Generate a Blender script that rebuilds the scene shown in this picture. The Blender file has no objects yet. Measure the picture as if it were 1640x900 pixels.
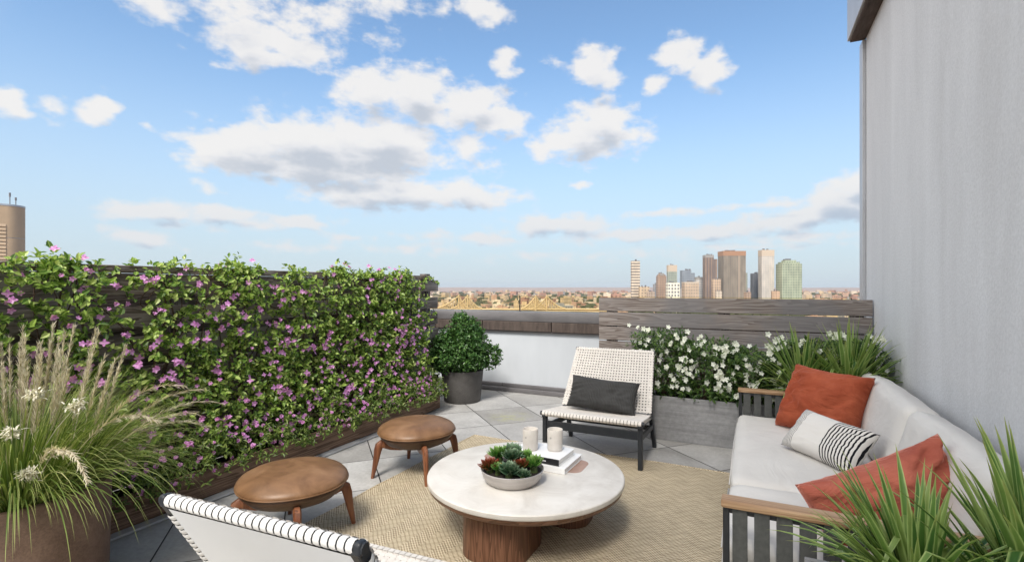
import bpy, bmesh, math, random
from math import sin, cos, pi, radians, sqrt, atan2, asin
from mathutils import Vector, Matrix, Euler
R = random.Random(7)
S = bpy.context.scene
COL = S.collection
TH = radians(25.8); CT, ST = cos(TH), sin(TH)

# ------------------------------------------------------------------ helpers
class MB:
    def __init__(s): s.v = []; s.f = []; s.uv = []
    def add(s, vs, fs, uvs=None):
        n = len(s.v); s.v.extend(vs); s.f.extend([tuple(i + n for i in f) for f in fs])
        s.uv.extend(uvs if uvs else [(0, 0)] * len(vs))
    def box(s, x0, x1, y0, y1, z0, z1):
        s.add([(x0,y0,z0),(x1,y0,z0),(x1,y1,z0),(x0,y1,z0),(x0,y0,z1),(x1,y0,z1),(x1,y1,z1),(x0,y1,z1)],
              [(0,3,2,1),(4,5,6,7),(0,1,5,4),(1,2,6,5),(2,3,7,6),(3,0,4,7)])
    def bbox(s, x0, x1, y0, y1, z0, z1, r=.004, seg=2, rot=None, piv=None, fn=None):
        bm = bmesh.new(); bmesh.ops.create_cube(bm, size=1)
        for v in bm.verts:
            v.co = Vector((x0 + (v.co.x+.5)*(x1-x0), y0 + (v.co.y+.5)*(y1-y0), z0 + (v.co.z+.5)*(z1-z0)))
        r = min(r, .49*min(abs(x1-x0), abs(y1-y0), abs(z1-z0)))
        bmesh.ops.bevel(bm, geom=bm.edges[:], offset=r, segments=seg, profile=.5, affect='EDGES')
        if rot:
            M = Matrix.Translation(piv) @ Euler(rot).to_matrix().to_4x4() @ Matrix.Translation(-Vector(piv))
            bmesh.ops.transform(bm, matrix=M, verts=bm.verts)
        s.bm(bm, fn)
    def bm(s, bm, fn=None):
        bm.verts.index_update()
        s.add([tuple(fn(v.co) if fn else v.co) for v in bm.verts], [tuple(v.index for v in f.verts) for f in bm.faces]); bm.free()
    def tube(s, pts, rad, seg=6, cap=True):
        pts = [Vector(p) for p in pts]; n = len(pts)
        if not hasattr(rad, '__len__'): rad = [rad]*n
        vs = []; up = Vector((.31, .22, .92))
        for i, p in enumerate(pts):
            d = (pts[min(i+1, n-1)] - pts[max(i-1, 0)]).normalized()
            u = d.cross(up)
            if u.length < .05: u = d.cross(Vector((1, 0, 0)))
            u.normalize(); w = d.cross(u)
            for k in range(seg):
                a = 2*pi*k/seg; vs.append(tuple(p + (u*cos(a) + w*sin(a))*rad[i]))
        fs = [(i*seg+k, i*seg+(k+1) % seg, (i+1)*seg+(k+1) % seg, (i+1)*seg+k) for i in range(n-1) for k in range(seg)]
        if cap: fs += [tuple(range(seg-1, -1, -1)), tuple((n-1)*seg+k for k in range(seg))]
        s.add(vs, fs)
    def bar(s, a, b, w, h, r=.004):          # square bar from a to b, width w (x) and h
        a = Vector(a); b = Vector(b); L = (b-a).length
        bm = bmesh.new(); bmesh.ops.create_cube(bm, size=1)
        for v in bm.verts: v.co = Vector((v.co.x*w, v.co.y*h, (v.co.z+.5)*L))
        bmesh.ops.bevel(bm, geom=bm.edges[:], offset=r, segments=2, profile=.5, affect='EDGES')
        d = (b-a).normalized(); x = Vector((1, 0, 0)); y = d.cross(x)
        if y.length < .01: x = Vector((0, 1, 0)); y = d.cross(x)
        y.normalize(); x = y.cross(d)
        M = Matrix((x, y, d)).transposed().to_4x4(); M.translation = a
        bmesh.ops.transform(bm, matrix=M, verts=bm.verts); s.bm(bm)
    def lathe(s, prof, c=(0, 0, 0), seg=48, fn=None):
        n = len(prof); vs = []
        for r, z in prof:
            for k in range(seg):
                a = 2*pi*k/seg; p = (c[0]+r*cos(a), c[1]+r*sin(a), c[2]+z)
                vs.append(tuple(fn(p, a, r, z)) if fn else p)
        fs = [(i*seg+k, i*seg+(k+1) % seg, (i+1)*seg+(k+1) % seg, (i+1)*seg+k) for i in range(n-1) for k in range(seg)]
        if prof[0][0] > 1e-4 : fs.append(tuple(range(seg-1, -1, -1)))
        if prof[-1][0] > 1e-4: fs.append(tuple((n-1)*seg+k for k in range(seg)))
        s.add(vs, fs)
    def leaf(s, p, d, nrm, L, W, fold=.25, curl=.15):
        d = d.normalized(); sd = d.cross(nrm)
        if sd.length < 1e-3: sd = d.cross(Vector((.3, .5, .8)))
        sd.normalize(); up = sd.cross(d)
        q = lambda t, w, h: tuple(p + d*(L*t) + sd*(W*w) + up*(h*W) - up*(curl*L*t*t))
        s.add([q(0,0,0), q(.35,.5,fold), q(.72,.36,fold*.7), q(1,0,0), q(.72,-.36,fold*.7), q(.35,-.5,fold)],
              [(0,1,2,3), (0,3,4,5)], [(.5,0),(0,.35),(.1,.72),(.5,1),(.9,.72),(1,.35)])
    def blade(s, base, d, L, W, droop, seg=7, fold=.3, taper=1.0, side=None, kink=None):
        d = Vector(d).normalized(); p = Vector(base); step = L/seg; vs = []; uv = []
        sd0 = side or d.cross(Vector((0, 0, 1)))
        if sd0.length < .02: sd0 = Vector((1, 0, 0))
        sd0 = sd0.normalized()
        for i in range(seg+1):
            t = i/seg
            w = W*(min(1, .55 + 1.6*t))*(1 - t**2.2*taper) if t < 1 else 0.0
            up = sd0.cross(d).normalized()
            vs += [tuple(p - sd0*w*.5 + up*fold*w*.5), tuple(p), tuple(p + sd0*w*.5 + up*fold*w*.5)]
            uv += [(0, t), (.5, t), (1, t)]
            d = (d + Vector((0, 0, -1))*droop*step*(.3 + 1.7*t)).normalized()
            if kink and abs(t-kink) < .5/seg: d = (d + Vector((0, 0, -1.4))).normalized()
            p = p + d*step
        fs = []
        for i in range(seg):
            a = i*3; fs += [(a, a+1, a+4, a+3), (a+1, a+2, a+5, a+4)]
        s.add(vs, fs, uv)
    def mesh(s, name, mat, origin=(0, 0, 0), smooth=False, ang=None):
        m = bpy.data.meshes.new(name); o = origin
        m.from_pydata([(v[0]-o[0], v[1]-o[1], v[2]-o[2]) for v in s.v], [], s.f)
        u = m.uv_layers.new(name='UVMap'); idx = [0]*len(m.loops); m.loops.foreach_get('vertex_index', idx)
        flat = [0.0]*(2*len(idx))
        for k, i in enumerate(idx): flat[2*k], flat[2*k+1] = s.uv[i]
        u.data.foreach_set('uv', flat)
        if mat: m.materials.append(mat)
        if smooth:
            m.polygons.foreach_set('use_smooth', [True]*len(m.polygons))
            if ang: m.set_sharp_from_angle(angle=radians(ang))
        m.update(); return m
    def build(s, name, mat, parent=None, world=True, origin=None, smooth=False, ang=None):
        # world=True: vertices are world coordinates, turned local to the (unrotated) parent or origin
        base = origin or (0, 0, 0)
        if parent is not None and world:
            base = wloc(parent)
        m = s.mesh(name, mat, base if (parent is not None or origin) else (0, 0, 0), smooth, ang)
        ob = bpy.data.objects.new(name, m); COL.objects.link(ob)
        if parent is not None: ob.parent = parent
        elif origin: ob.location = origin
        return ob
def wloc(o):
    l = Vector(o.location)
    while o.parent is not None: o = o.parent; l += Vector(o.location)
    return tuple(l)
def tag(o, label=None, cat=None, group=None, kind=None):
    if label: o['label'] = label
    if cat: o['category'] = cat
    if group: o['group'] = group
    if kind: o['kind'] = kind
    return o
def thing(name, loc, label, cat, group=None, rz=0):
    o = bpy.data.objects.new(name, None); COL.objects.link(o); o.location = loc; o.rotation_euler = (0, 0, rz)
    o.empty_display_size = .1
    return tag(o, label, cat, group)
def inst(name, mesh, parent, loc, rot=(0, 0, 0), sc=1):
    o = bpy.data.objects.new(name, mesh); COL.objects.link(o); o.parent = parent; o.location = loc; o.rotation_euler = rot
    o.scale = (sc,)*3 if not hasattr(sc, '__len__') else sc
    return o
def copy_tree(o, parent=None):
    c = o.copy(); COL.objects.link(c)
    if parent is not None: c.parent = parent
    for ch in list(o.children): copy_tree(ch, c)
    return c
def rv(s=1): return Vector((R.gauss(0, 1), R.gauss(0, 1), R.gauss(0, 1))).normalized()*s

# ------------------------------------------------------------------ materials
class NT:
    def __init__(s, tree): s.t = tree
    def n(s, ty, **k):
        nd = s.t.nodes.new(ty)
        for a, b in k.items():
            if a.startswith('i_'):
                key = a[2:].replace('_', ' ')
                s.set(nd, int(key) if key.isdigit() else key, b)
            else: setattr(nd, a, b)
        return nd
    def set(s, nd, key, b):
        if isinstance(b, bpy.types.NodeSocket): s.t.links.new(b, nd.inputs[key])
        elif isinstance(b, bpy.types.Node): s.t.links.new(b.outputs[0], nd.inputs[key])
        else: nd.inputs[key].default_value = b
    def m(s, op, a, b=None, c=None, clamp=False):
        nd = s.t.nodes.new('ShaderNodeMath'); nd.operation = op; nd.use_clamp = clamp
        for i, v in enumerate((a, b, c)):
            if v is not None: s.set(nd, i, v)
        return nd.outputs[0]
    def vm(s, op, a, b=None, sc=None):
        nd = s.t.nodes.new('ShaderNodeVectorMath'); nd.operation = op
        s.set(nd, 0, a)
        if b is not None: s.set(nd, 1, b)
        if sc is not None: s.set(nd, 'Scale', sc)
        return nd
    def ramp(s, fac, stops, interp='LINEAR'):
        nd = s.t.nodes.new('ShaderNodeValToRGB'); s.set(nd, 0, fac); e = nd.color_ramp.elements; nd.color_ramp.interpolation = interp
        while len(e) < len(stops): e.new(.5)
        for k, (p, c) in enumerate(stops): e[k].position = p; e[k].color = tuple(c) + (1,) if len(c) == 3 else c
        return nd.outputs[0]
    def mix(s, fac, a, b, mode='MIX'):
        nd = s.t.nodes.new('ShaderNodeMix'); nd.data_type = 'RGBA'; nd.blend_type = mode
        s.set(nd, 0, fac)
        for i, v in ((6, a), (7, b)):
            if isinstance(v, tuple) and len(v) == 3: v = v + (1,)
            s.set(nd, i, v)
        return nd.outputs[2]
    def noise(s, vec, scale, detail=4, rough=.55, dist=0, out=0):
        nd = s.n('ShaderNodeTexNoise'); nd.inputs['Scale'].default_value = scale; nd.inputs['Detail'].default_value = detail
        nd.inputs['Roughness'].default_value = rough; nd.inputs['Distortion'].default_value = dist
        if vec is not None: s.set(nd, 'Vector', vec)
        return nd.outputs[out]
    def smooth(s, v, a, b, lo=0., hi=1.):
        nd = s.n('ShaderNodeMapRange'); nd.interpolation_type = 'SMOOTHSTEP'
        for k, x in enumerate((v, a, b, lo, hi)): s.set(nd, k, x)
        return nd.outputs[0]
def mat(name, rough=.6, base=(.5, .5, .5), spec=.5, metal=0):
    m = bpy.data.materials.new(name); m.use_nodes = True; t = NT(m.node_tree)
    b = m.node_tree.nodes['Principled BSDF']
    b.inputs['Base Color'].default_value = tuple(base) + (1,); b.inputs['Roughness'].default_value = rough
    b.inputs['Metallic'].default_value = metal; b.inputs['Specular IOR Level'].default_value = spec
    t.b = b; t.mat = m
    t.oc = t.n('ShaderNodeTexCoord').outputs['Object']
    return t
def bump(t, h, strength=.3, dist=.01, prev=None):
    nd = t.n('ShaderNodeBump'); nd.inputs['Strength'].default_value = strength; nd.inputs['Distance'].default_value = dist
    t.set(nd, 'Height', h)
    if prev is not None: t.set(nd, 'Normal', prev)
    t.set(t.b, 'Normal', nd.outputs[0]); return nd.outputs[0]
def scaled(t, v, s): return t.vm('MULTIPLY', v, s).outputs[0]
def wpos(t): return t.n('ShaderNodeNewGeometry').outputs['Position']

def m_noisy(name, c1, c2, scale=4, rough=.6, bs=.2, bscale=60, spec=.4, detail=5, bd=.004, metal=0, stretch=(1, 1, 1), grain=0.):
    t = mat(name, rough, c1, spec, metal); v = scaled(t, t.oc, stretch)
    f = t.noise(v, scale, detail, .6)
    c = t.ramp(f, [(.3, c1), (.7, c2)])
    if grain:
        g = t.noise(t.oc, bscale*2, 3, .7); c = t.mix(grain, c, t.ramp(g, [(.35, (.25, .25, .25)), (.65, (1, 1, 1))]), 'MULTIPLY')
    t.set(t.b, 'Base Color', c)
    bump(t, t.noise(v, bscale, 5, .65), bs, bd)
    return t.mat
def m_wood(name, dark, mid, light, axis='x', scale=1., rough=.65, bs=.25, weather=None, spec=.3, rings=True):
    t = mat(name, rough, mid, spec)
    rnd = t.n('ShaderNodeNewGeometry').outputs['Random Per Island']
    st = {'x': (.7, 9, 9), 'y': (9, .7, 9), 'z': (9, 9, .7)}[axis]
    off = t.n('ShaderNodeCombineXYZ'); t.set(off, 0, t.m('MULTIPLY', rnd, 37.)); t.set(off, 1, t.m('MULTIPLY', rnd, 11.)); t.set(off, 2, t.m('MULTIPLY', rnd, 23.))
    p = t.vm('ADD', t.vm('MULTIPLY', t.oc, tuple(k*scale for k in st)).outputs[0], off.outputs[0]).outputs[0]
    n1 = t.noise(p, 1.3, 3, .5, .6)
    fine = t.noise(t.vm('MULTIPLY', t.oc, tuple(k*k*scale*.9 for k in st)).outputs[0], 3, 4, .7)
    ring = t.m('FRACT', t.m('MULTIPLY', n1, 11. if rings else 5.))
    ring = t.smooth(ring, .0, 1.)
    g = t.m('ADD', t.m('MULTIPLY', ring, .55), t.m('MULTIPLY', fine, .5))
    c = t.ramp(g, [(.15, dark), (.5, mid), (.85, light)])
    c = t.mix(1., c, t.ramp(rnd, [(0, (.72, .72, .72)), (1, (1.1, 1.1, 1.1))]), 'MULTIPLY')
    if weather:
        c = t.mix(t.smooth(t.noise(wpos(t), 1.6, 4, .6), .42, .62), c, t.mix(g, tuple(k*.65 for k in weather), weather))
    t.set(t.b, 'Base Color', c); bump(t, g, bs, .004)
    return t.mat
def m_leaf(name, stops, rough=.45, trans=.35, spec=.45, stripe=None, tip=None):
    t = mat(name, rough, stops[0][1], spec)
    rnd = t.n('ShaderNodeNewGeometry').outputs['Random Per Island']
    c = t.ramp(rnd, stops)
    uv = t.n('ShaderNodeUVMap'); uv.uv_map = 'UVMap'
    sp = t.n('ShaderNodeSeparateXYZ'); t.set(sp, 0, uv.outputs[0])
    u = t.m('ABSOLUTE', t.m('SUBTRACT', sp.outputs[0], .5))
    if stripe: c = t.mix(t.smooth(u, stripe[1], stripe[2]), c, stripe[0])
    else: c = t.mix(t.smooth(u, .0, .09, .35, 0.), c, tuple(min(1, k*1.7) for k in stops[-1][1]))
    if tip: c = t.mix(t.smooth(sp.outputs[1], tip[1], 1.), c, tip[0])
    c = t.mix(.3, c, t.ramp(t.noise(wpos(t), 14, 3, .6), [(.3, (.7, .72, .6)), (.7, (1.35, 1.3, 1.15))]), 'MULTIPLY')
    t.set(t.b, 'Base Color', c)
    tr = t.n('ShaderNodeBsdfTranslucent'); t.set(tr, 0, t.mix(1., c, (1.0, 1.0, .55), 'MULTIPLY'))
    mx = t.n('ShaderNodeMixShader'); mx.inputs[0].default_value = trans
    t.set(mx, 1, t.b); t.set(mx, 2, tr)
    t.set(t.mat.node_tree.nodes['Material Output'], 0, mx)
    return t.mat
def m_plain(name, c, rough=.5, spec=.5, metal=0): return mat(name, rough, c, spec, metal).mat

M = {}
M['fence'] = m_wood('weathered_fence_wood', (.07, .054, .044), (.17, .138, .12), (.28, .245, .225), 'y', .9, .8, .4, weather=(.32, .30, .285))
M['fence_x'] = m_wood('weathered_grey_board', (.13, .10, .088), (.235, .20, .18), (.33, .295, .275), 'x', .8, .8, .3, weather=(.24, .225, .225))
M['post'] = m_wood('weathered_post_wood', (.05, .042, .038), (.13, .115, .11), (.24, .22, .21), 'z', .9, .8, .35)
M['planter_wood'] = m_wood('brown_planter_board', (.08, .048, .03), (.17, .105, .07), (.25, .165, .115), 'y', .7, .7, .3)
M['walnut'] = m_wood('walnut_veneer', (.075, .032, .018), (.14, .062, .034), (.20, .095, .055), 'z', 1.2, .42, .08, spec=.4)
M['walnut_rim'] = m_wood('walnut_rim', (.12, .055, .03), (.22, .105, .06), (.30, .16, .10), 'x', 1.2, .42, .05, spec=.4, rings=False)
M['leg_wood'] = m_wood('reddish_leg_wood', (.11, .038, .018), (.20, .07, .032), (.28, .11, .05), 'z', 1.0, .35, .05, spec=.5, rings=False)
M['teak'] = m_wood('oiled_teak', (.26, .15, .075), (.38, .235, .13), (.48, .32, .19), 'x', .9, .5, .08, spec=.4)
M['grey_planter'] = m_noisy('grey_grained_planter', (.25, .25, .255), (.36, .36, .365), 6, .75, .35, 14, stretch=(.5, 1, 7), grain=.25)
M['plaster'] = m_noisy('white_render', (.50, .53, .57), (.59, .62, .66), 1.6, .8, .1, 50, stretch=(1, 1, .35))
M['concrete'] = m_noisy('dark_concrete', (.075, .07, .067), (.13, .123, .118), 5, .75, .25, 40, grain=.2)
M['corten'] = m_noisy('mottled_brown_clay', (.13, .08, .056), (.22, .145, .105), 6, .8, .35, 55, grain=.35)
M['soil'] = m_noisy('dark_soil', (.012, .009, .007), (.035, .026, .02), 30, .95, .8, 60, bd=.02)
M['stone_brown'] = m_noisy('brown_stone', (.055, .04, .035), (.13, .10, .085), 5, .8, .3, 40, stretch=(6, 1, 1), grain=.3)
M['metal_dark'] = m_noisy('grey_metal_cladding', (.13, .125, .13), (.20, .19, .195), 3, .45, .06, 30, stretch=(1, 1, 3), metal=.2)
M['metal_soft'] = m_noisy('pale_metal', (.42, .43, .45), (.5, .51, .53), 3, .4, .03, 30, metal=.4)
M['joint'] = m_plain('dark_joint', (.03, .028, .027), .8, .2)
M['charcoal'] = m_noisy('charcoal_frame_paint', (.018, .021, .026), (.028, .032, .038), 12, .42, .05, 80)
M['cord'] = m_noisy('off_white_cord', (.58, .545, .505), (.69, .655, .615), 30, .75, .3, 260)
M['cord_white'] = m_noisy('white_cord_wrap', (.68, .67, .65), (.80, .79, .77), 30, .6, .2, 260)
M['back_panel'] = m_noisy('pale_woven_sling', (.76, .78, .80), (.80, .82, .84), 2, .6, .05, 300)
M['sofa_cloth'] = m_noisy('light_sofa_cloth', (.58, .56, .53), (.64, .62, .59), 3, .85, .18, 420, spec=.15, bd=.002)
M['piping'] = m_plain('cloth_piping', (.50, .485, .465), .85, .15)
M['sofa_frame'] = m_plain('sofa_frame_metal', (.02, .023, .027), .4, .5)
M['strap'] = m_noisy('grey_strap_webbing', (.065, .068, .066), (.10, .104, .10), 40, .7, .4, 300, stretch=(1, 1, 1))
M['steel'] = m_noisy('brushed_bowl_metal', (.40, .375, .36), (.50, .47, .45), 8, .38, .08, 60, metal=.55, stretch=(1, 1, 6))
M['paper'] = m_noisy('book_paper', (.70, .69, .66), (.80, .79, .77), 4, .7, .25, 40, stretch=(1, 1, 40))
M['cover_white'] = m_plain('white_book_cover', (.80, .80, .80), .45)
M['cover_black'] = m_plain('black_book_spine', (.012, .012, .014), .45)
M['wax'] = m_noisy('frosted_candle_glass', (.58, .54, .49), (.68, .64, .60), 14, .3, .05, 60)
M['bark'] = m_noisy('vine_bark', (.05, .032, .022), (.12, .08, .055), 30, .85, .5, 80)
M['stem_green'] = m_plain('green_stem', (.06, .09, .025), .6)
M['concrete_path'] = m_plain('kerb_grey', (.28, .28, .29), .8)

t_ = NT(M['sofa_cloth'].node_tree); b_ = M['sofa_cloth'].node_tree.nodes['Principled BSDF']; old = b_.inputs['Normal'].links[0].from_socket
nb = t_.n('ShaderNodeBump'); nb.inputs['Strength'].default_value = .5; nb.inputs['Distance'].default_value = .03
t_.set(nb, 'Height', t_.noise(t_.vm('MULTIPLY', t_.n('ShaderNodeTexCoord').outputs['Object'], (1, .6, 1.4)).outputs[0], 4.5, 4, .5, 1.3)); t_.set(nb, 'Normal', old); t_.set(b_, 'Normal', nb.outputs[0])
def m_travertine():
    t = mat('pale_travertine', .42, (.7, .67, .62), .45)
    n = t.noise(t.oc, 5, 8, .65, .8); n2 = t.noise(t.oc, 22, 5, .6)
    c = t.ramp(n, [(.3, (.54, .505, .46)), (.5, (.64, .61, .565)), (.7, (.71, .685, .645))])
    c = t.mix(t.smooth(n2, .56, .66, 0, .3), c, (.64, .59, .54))
    t.set(t.b, 'Base Color', c); bump(t, t.noise(t.oc, 90, 4), .06, .002); return t.mat
M['travertine'] = m_travertine()
M['inlay'] = m_noisy('rose_brown_stone_inlay', (.30, .19, .145), (.40, .265, .21), 12, .5, .06, 80)
def m_leather():
    t = mat('tan_leather', .42, (.3, .17, .09), .4)
    n = t.noise(t.oc, 7, 6, .6, .5)
    c = t.ramp(n, [(.3, (.13, .066, .031)), (.55, (.215, .115, .056)), (.75, (.285, .165, .088))])
    t.set(t.b, 'Base Color', c)
    v = t.n('ShaderNodeTexVoronoi'); v.inputs['Scale'].default_value = 220; t.set(v, 'Vector', t.oc)
    b1 = bump(t, v.outputs[0], .1, .001); bump(t, t.noise(t.oc, 9, 5, .6), .2, .006, b1)
    t.set(t.b, 'Roughness', t.smooth(n, .3, .8, .38, .52)); return t.mat
M['leather'] = m_leather()
M['leather_dark'] = m_noisy('dark_brown_leather_side', (.055, .030, .017), (.095, .05, .028), 8, .5, .15, 200)
def m_velvet(name, c1, c2, sheen=.6, stripes=None):
    t = mat(name, .8, c1, .15)
    n = t.noise(t.oc, 6, 5, .6, .4)
    c = t.ramp(n, [(.35, c1), (.65, c2)])
    t.set(t.b, 'Base Color', c)
    t.b.inputs['Sheen Weight'].default_value = sheen; t.b.inputs['Sheen Roughness'].default_value = .35
    t.b.inputs['Sheen Tint'].default_value = (min(1, c2[0]*2+.25), min(1, c2[1]*2+.2), min(1, c2[2]*2+.2), 1)
    b0 = bump(t, t.noise(t.oc, 300, 3), .15, .002)
    bump(t, t.noise(scaled(t, t.oc, (1, 2.2, 1)), 5, 4, .55, 1.2), .8, .03, b0)
    if stripes:
        w = t.n('ShaderNodeTexWave'); w.inputs['Scale'].default_value = 26; w.inputs['Distortion'].default_value = 8
        w.inputs['Detail'].default_value = 1; w.inputs['Detail Scale'].default_value = .35; w.bands_direction = 'X'; t.set(w, 'Vector', t.oc)
        bump(t, w.outputs[1], .5, .004)
        t.set(t.b, 'Base Color', t.mix(t.m('MULTIPLY', w.outputs[1], .45), c, stripes))
    return t.mat
M['rust_velvet'] = m_velvet('rust_red_velvet', (.26, .052, .023), (.36, .088, .042), .55)
M['rust_velvet2'] = m_velvet('dusty_coral_velvet', (.30, .075, .05), (.44, .13, .085), 1.)
M['grey_velvet'] = m_velvet('charcoal_velvet', (.028, .028, .028), (.045, .045, .045), .12, (.085, .085, .085))
def m_striped():
    t = mat('striped_pillow_cloth', .85, (.7, .68, .65), .15)
    sp = t.n('ShaderNodeSeparateXYZ'); t.set(sp, 0, t.oc)
    x = sp.outputs[0]; y = t.m('MULTIPLY', sp.outputs[1], sp.outputs[1])
    x = t.m('ADD', x, t.m('MULTIPLY', y, -1.2))       # bowed lines
    b = t.m('FRACT', t.m('MULTIPLY', x, 52.))
    bold = t.m('MULTIPLY', t.m('LESS_THAN', b, .42), t.m('GREATER_THAN', x, .035))
    x2 = t.m('ADD', sp.outputs[0], t.m('MULTIPLY', y, .5))
    b2 = t.m('FRACT', t.m('MULTIPLY', x2, 85.))
    thin = t.m('MULTIPLY', t.m('LESS_THAN', b2, .26), t.m('LESS_THAN', x2, -.145))
    k = t.m('MAXIMUM', bold, thin)
    t.set(t.b, 'Base Color', t.mix(k, (.64, .62, .59), (.012, .012, .016)))
    bump(t, t.noise(t.oc, 350, 3), .2, .002); return t.mat
M['striped'] = m_striped()
def m_floor():
    t = mat('stone_paver', .6, (.4, .4, .4), .35)
    sp = t.n('ShaderNodeSeparateXYZ'); t.set(sp, 0, wpos(t))
    x, y = sp.outputs[0], sp.outputs[1]
    A = radians(-43.); n1 = (-sin(A), cos(A)); n2 = (cos(A), sin(A))
    u = t.m('ADD', t.m('MULTIPLY', x, n1[0]), t.m('MULTIPLY', y, n1[1])); v = t.m('ADD', t.m('MULTIPLY', x, n2[0]), t.m('MULTIPLY', y, n2[1]))
    u = t.m('DIVIDE', t.m('SUBTRACT', u, .42), .61); v = t.m('DIVIDE', t.m('ADD', v, 5.42), .61)
    fu = t.m('ABSOLUTE', t.m('SUBTRACT', t.m('FRACT', u), .5)); fv = t.m('ABSOLUTE', t.m('SUBTRACT', t.m('FRACT', v), .5))
    e = t.m('MAXIMUM', fu, fv); gap = t.smooth(e, .4915, .495)
    ci = t.n('ShaderNodeCombineXYZ'); t.set(ci, 0, t.m('FLOOR', u)); t.set(ci, 1, t.m('FLOOR', v))
    w = t.n('ShaderNodeTexWhiteNoise'); w.noise_dimensions = '2D'; t.set(w, 'Vector', ci.outputs[0])
    off = t.vm('ADD', wpos(t), t.vm('SCALE', ci.outputs[0], sc=3.7).outputs[0]).outputs[0]
    big = t.noise(off, 2.6, 7, .65, .4); sm = t.noise(wpos(t), 38, 5, .7)
    c = t.ramp(big, [(.28, (.32, .312, .30)), (.5, (.42, .412, .40)), (.72, (.50, .492, .48))])
    c = t.mix(.45, c, t.ramp(sm, [(.3, (.55, .55, .55)), (.7, (1.15, 1.15, 1.15))]), 'MULTIPLY')
    c = t.mix(1., c, t.ramp(w.outputs[0], [(0, (.80, .79, .78)), (1, (1.12, 1.12, 1.12))]), 'MULTIPLY')
    # stain of yellow moss
    d = t.vm('DISTANCE', wpos(t), (-2.36, 4.83, 0)).outputs['Value']
    st = t.m('MULTIPLY', t.smooth(t.m('ADD', d, t.m('MULTIPLY', big, .35)), .48, .2), t.smooth(t.noise(wpos(t), 12, 4), .38, .6, .0, .4))
    c = t.mix(st, c, (.42, .42, .16))
    c = t.mix(gap, c, (.035, .032, .03)); t.set(t.b, 'Base Color', c)
    h = t.m('ADD', t.m('MULTIPLY', gap, -1.), t.m('MULTIPLY', sm, .12)); bump(t, h, .6, .006)
    t.set(t.b, 'Roughness', t.smooth(big, .3, .7, .5, .72)); return t.mat
M['floor'] = m_floor()
def m_rug():
    t = mat('jute_weave', .95, (.4, .33, .24), .1)
    sp = t.n('ShaderNodeSeparateXYZ'); t.set(sp, 0, t.vm('ADD', wpos(t), t.vm('SCALE', t.vm('SUBTRACT', t.noise(wpos(t), 3, 2, out=1), (.5, .5, .5)).outputs[0], sc=.02).outputs[0]).outputs[0])
    x, y = sp.outputs[0], sp.outputs[1]
    # herringbone: zigzag rows of short stitches
    zz = t.m('PINGPONG', x, .085)
    r1 = t.m('FRACT', t.m('MULTIPLY', t.m('ADD', y, zz), 52.))
    s1 = t.m('FRACT', t.m('MULTIPLY', t.m('SUBTRACT', y, zz), 30.))
    a = t.m('ABSOLUTE', t.m('SUBTRACT', r1, .5)); b = t.m('ABSOLUTE', t.m('SUBTRACT', s1, .5))
    ht = t.m('SUBTRACT', 1., t.m('ADD', t.m('MULTIPLY', a, 1.5), t.m('MULTIPLY', t.m('POWER', b, 3.), 3.)))
    row = t.m('FRACT', t.m('MULTIPLY', t.m('ADD', y, zz), 13.))
    n = t.noise(wpos(t), 9, 4, .6); nf = t.noise(wpos(t), 160, 3, .7)
    k = t.m('ADD', t.m('MULTIPLY', ht, .62), t.m('MULTIPLY', nf, .45))
    c = t.ramp(k, [(.15, (.12, .09, .055)), (.45, (.42, .345, .235)), (.85, (.68, .59, .44))])
    c = t.mix(t.smooth(row, .55, .75, 0., .15), c, (.13, .09, .055))
    c = t.mix(.6, c, t.ramp(n, [(.3, (.8, .8, .8)), (.7, (1.1, 1.1, 1.1))]), 'MULTIPLY')
    t.set(t.b, 'Base Color', c); bump(t, k, .9, .006); return t.mat
M['rug'] = m_rug()
def m_wall():
    t = mat('grey_stucco', .85, (.4, .4, .42), .25)
    p = wpos(t)
    n = t.noise(scaled(t, p, (1, 1.3, .28)), 1.4, 7, .62, .3); f = t.noise(p, 70, 5, .7)
    st = t.noise(scaled(t, p, (1, 3.5, .3)), 1.2, 6, .6)
    c = t.ramp(n, [(.3, (.56, .565, .575)), (.5, (.63, .64, .655)), (.72, (.69, .70, .715))])
    c = t.mix(.35, c, t.ramp(st, [(.3, (.90, .90, .905)), (.7, (1.05, 1.05, 1.06))]), 'MULTIPLY')
    c = t.mix(.35, c, t.ramp(f, [(.3, (.65, .65, .65)), (.7, (1.15, 1.15, 1.15))]), 'MULTIPLY')
    t.set(t.b, 'Base Color', c); bump(t, f, .5, .006); return t.mat
M['wall'] = m_wall()
def m_glass():
    t = mat('balustrade_glass', .05, (1, 1, 1)); nt = t.mat.node_tree
    tr = t.n('ShaderNodeBsdfTransparent'); tr.inputs[0].default_value = (.97, .95, .86, 1)
    gl = t.n('ShaderNodeBsdfGlossy'); gl.inputs['Roughness'].default_value = .02
    fr = t.n('ShaderNodeFresnel'); fr.inputs[0].default_value = 1.45
    mx = t.n('ShaderNodeMixShader'); t.set(mx, 0, fr); t.set(mx, 1, tr); t.set(mx, 2, gl)
    t.set(nt.nodes['Material Output'], 0, mx); return t.mat
M['glass'] = m_glass()

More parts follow.
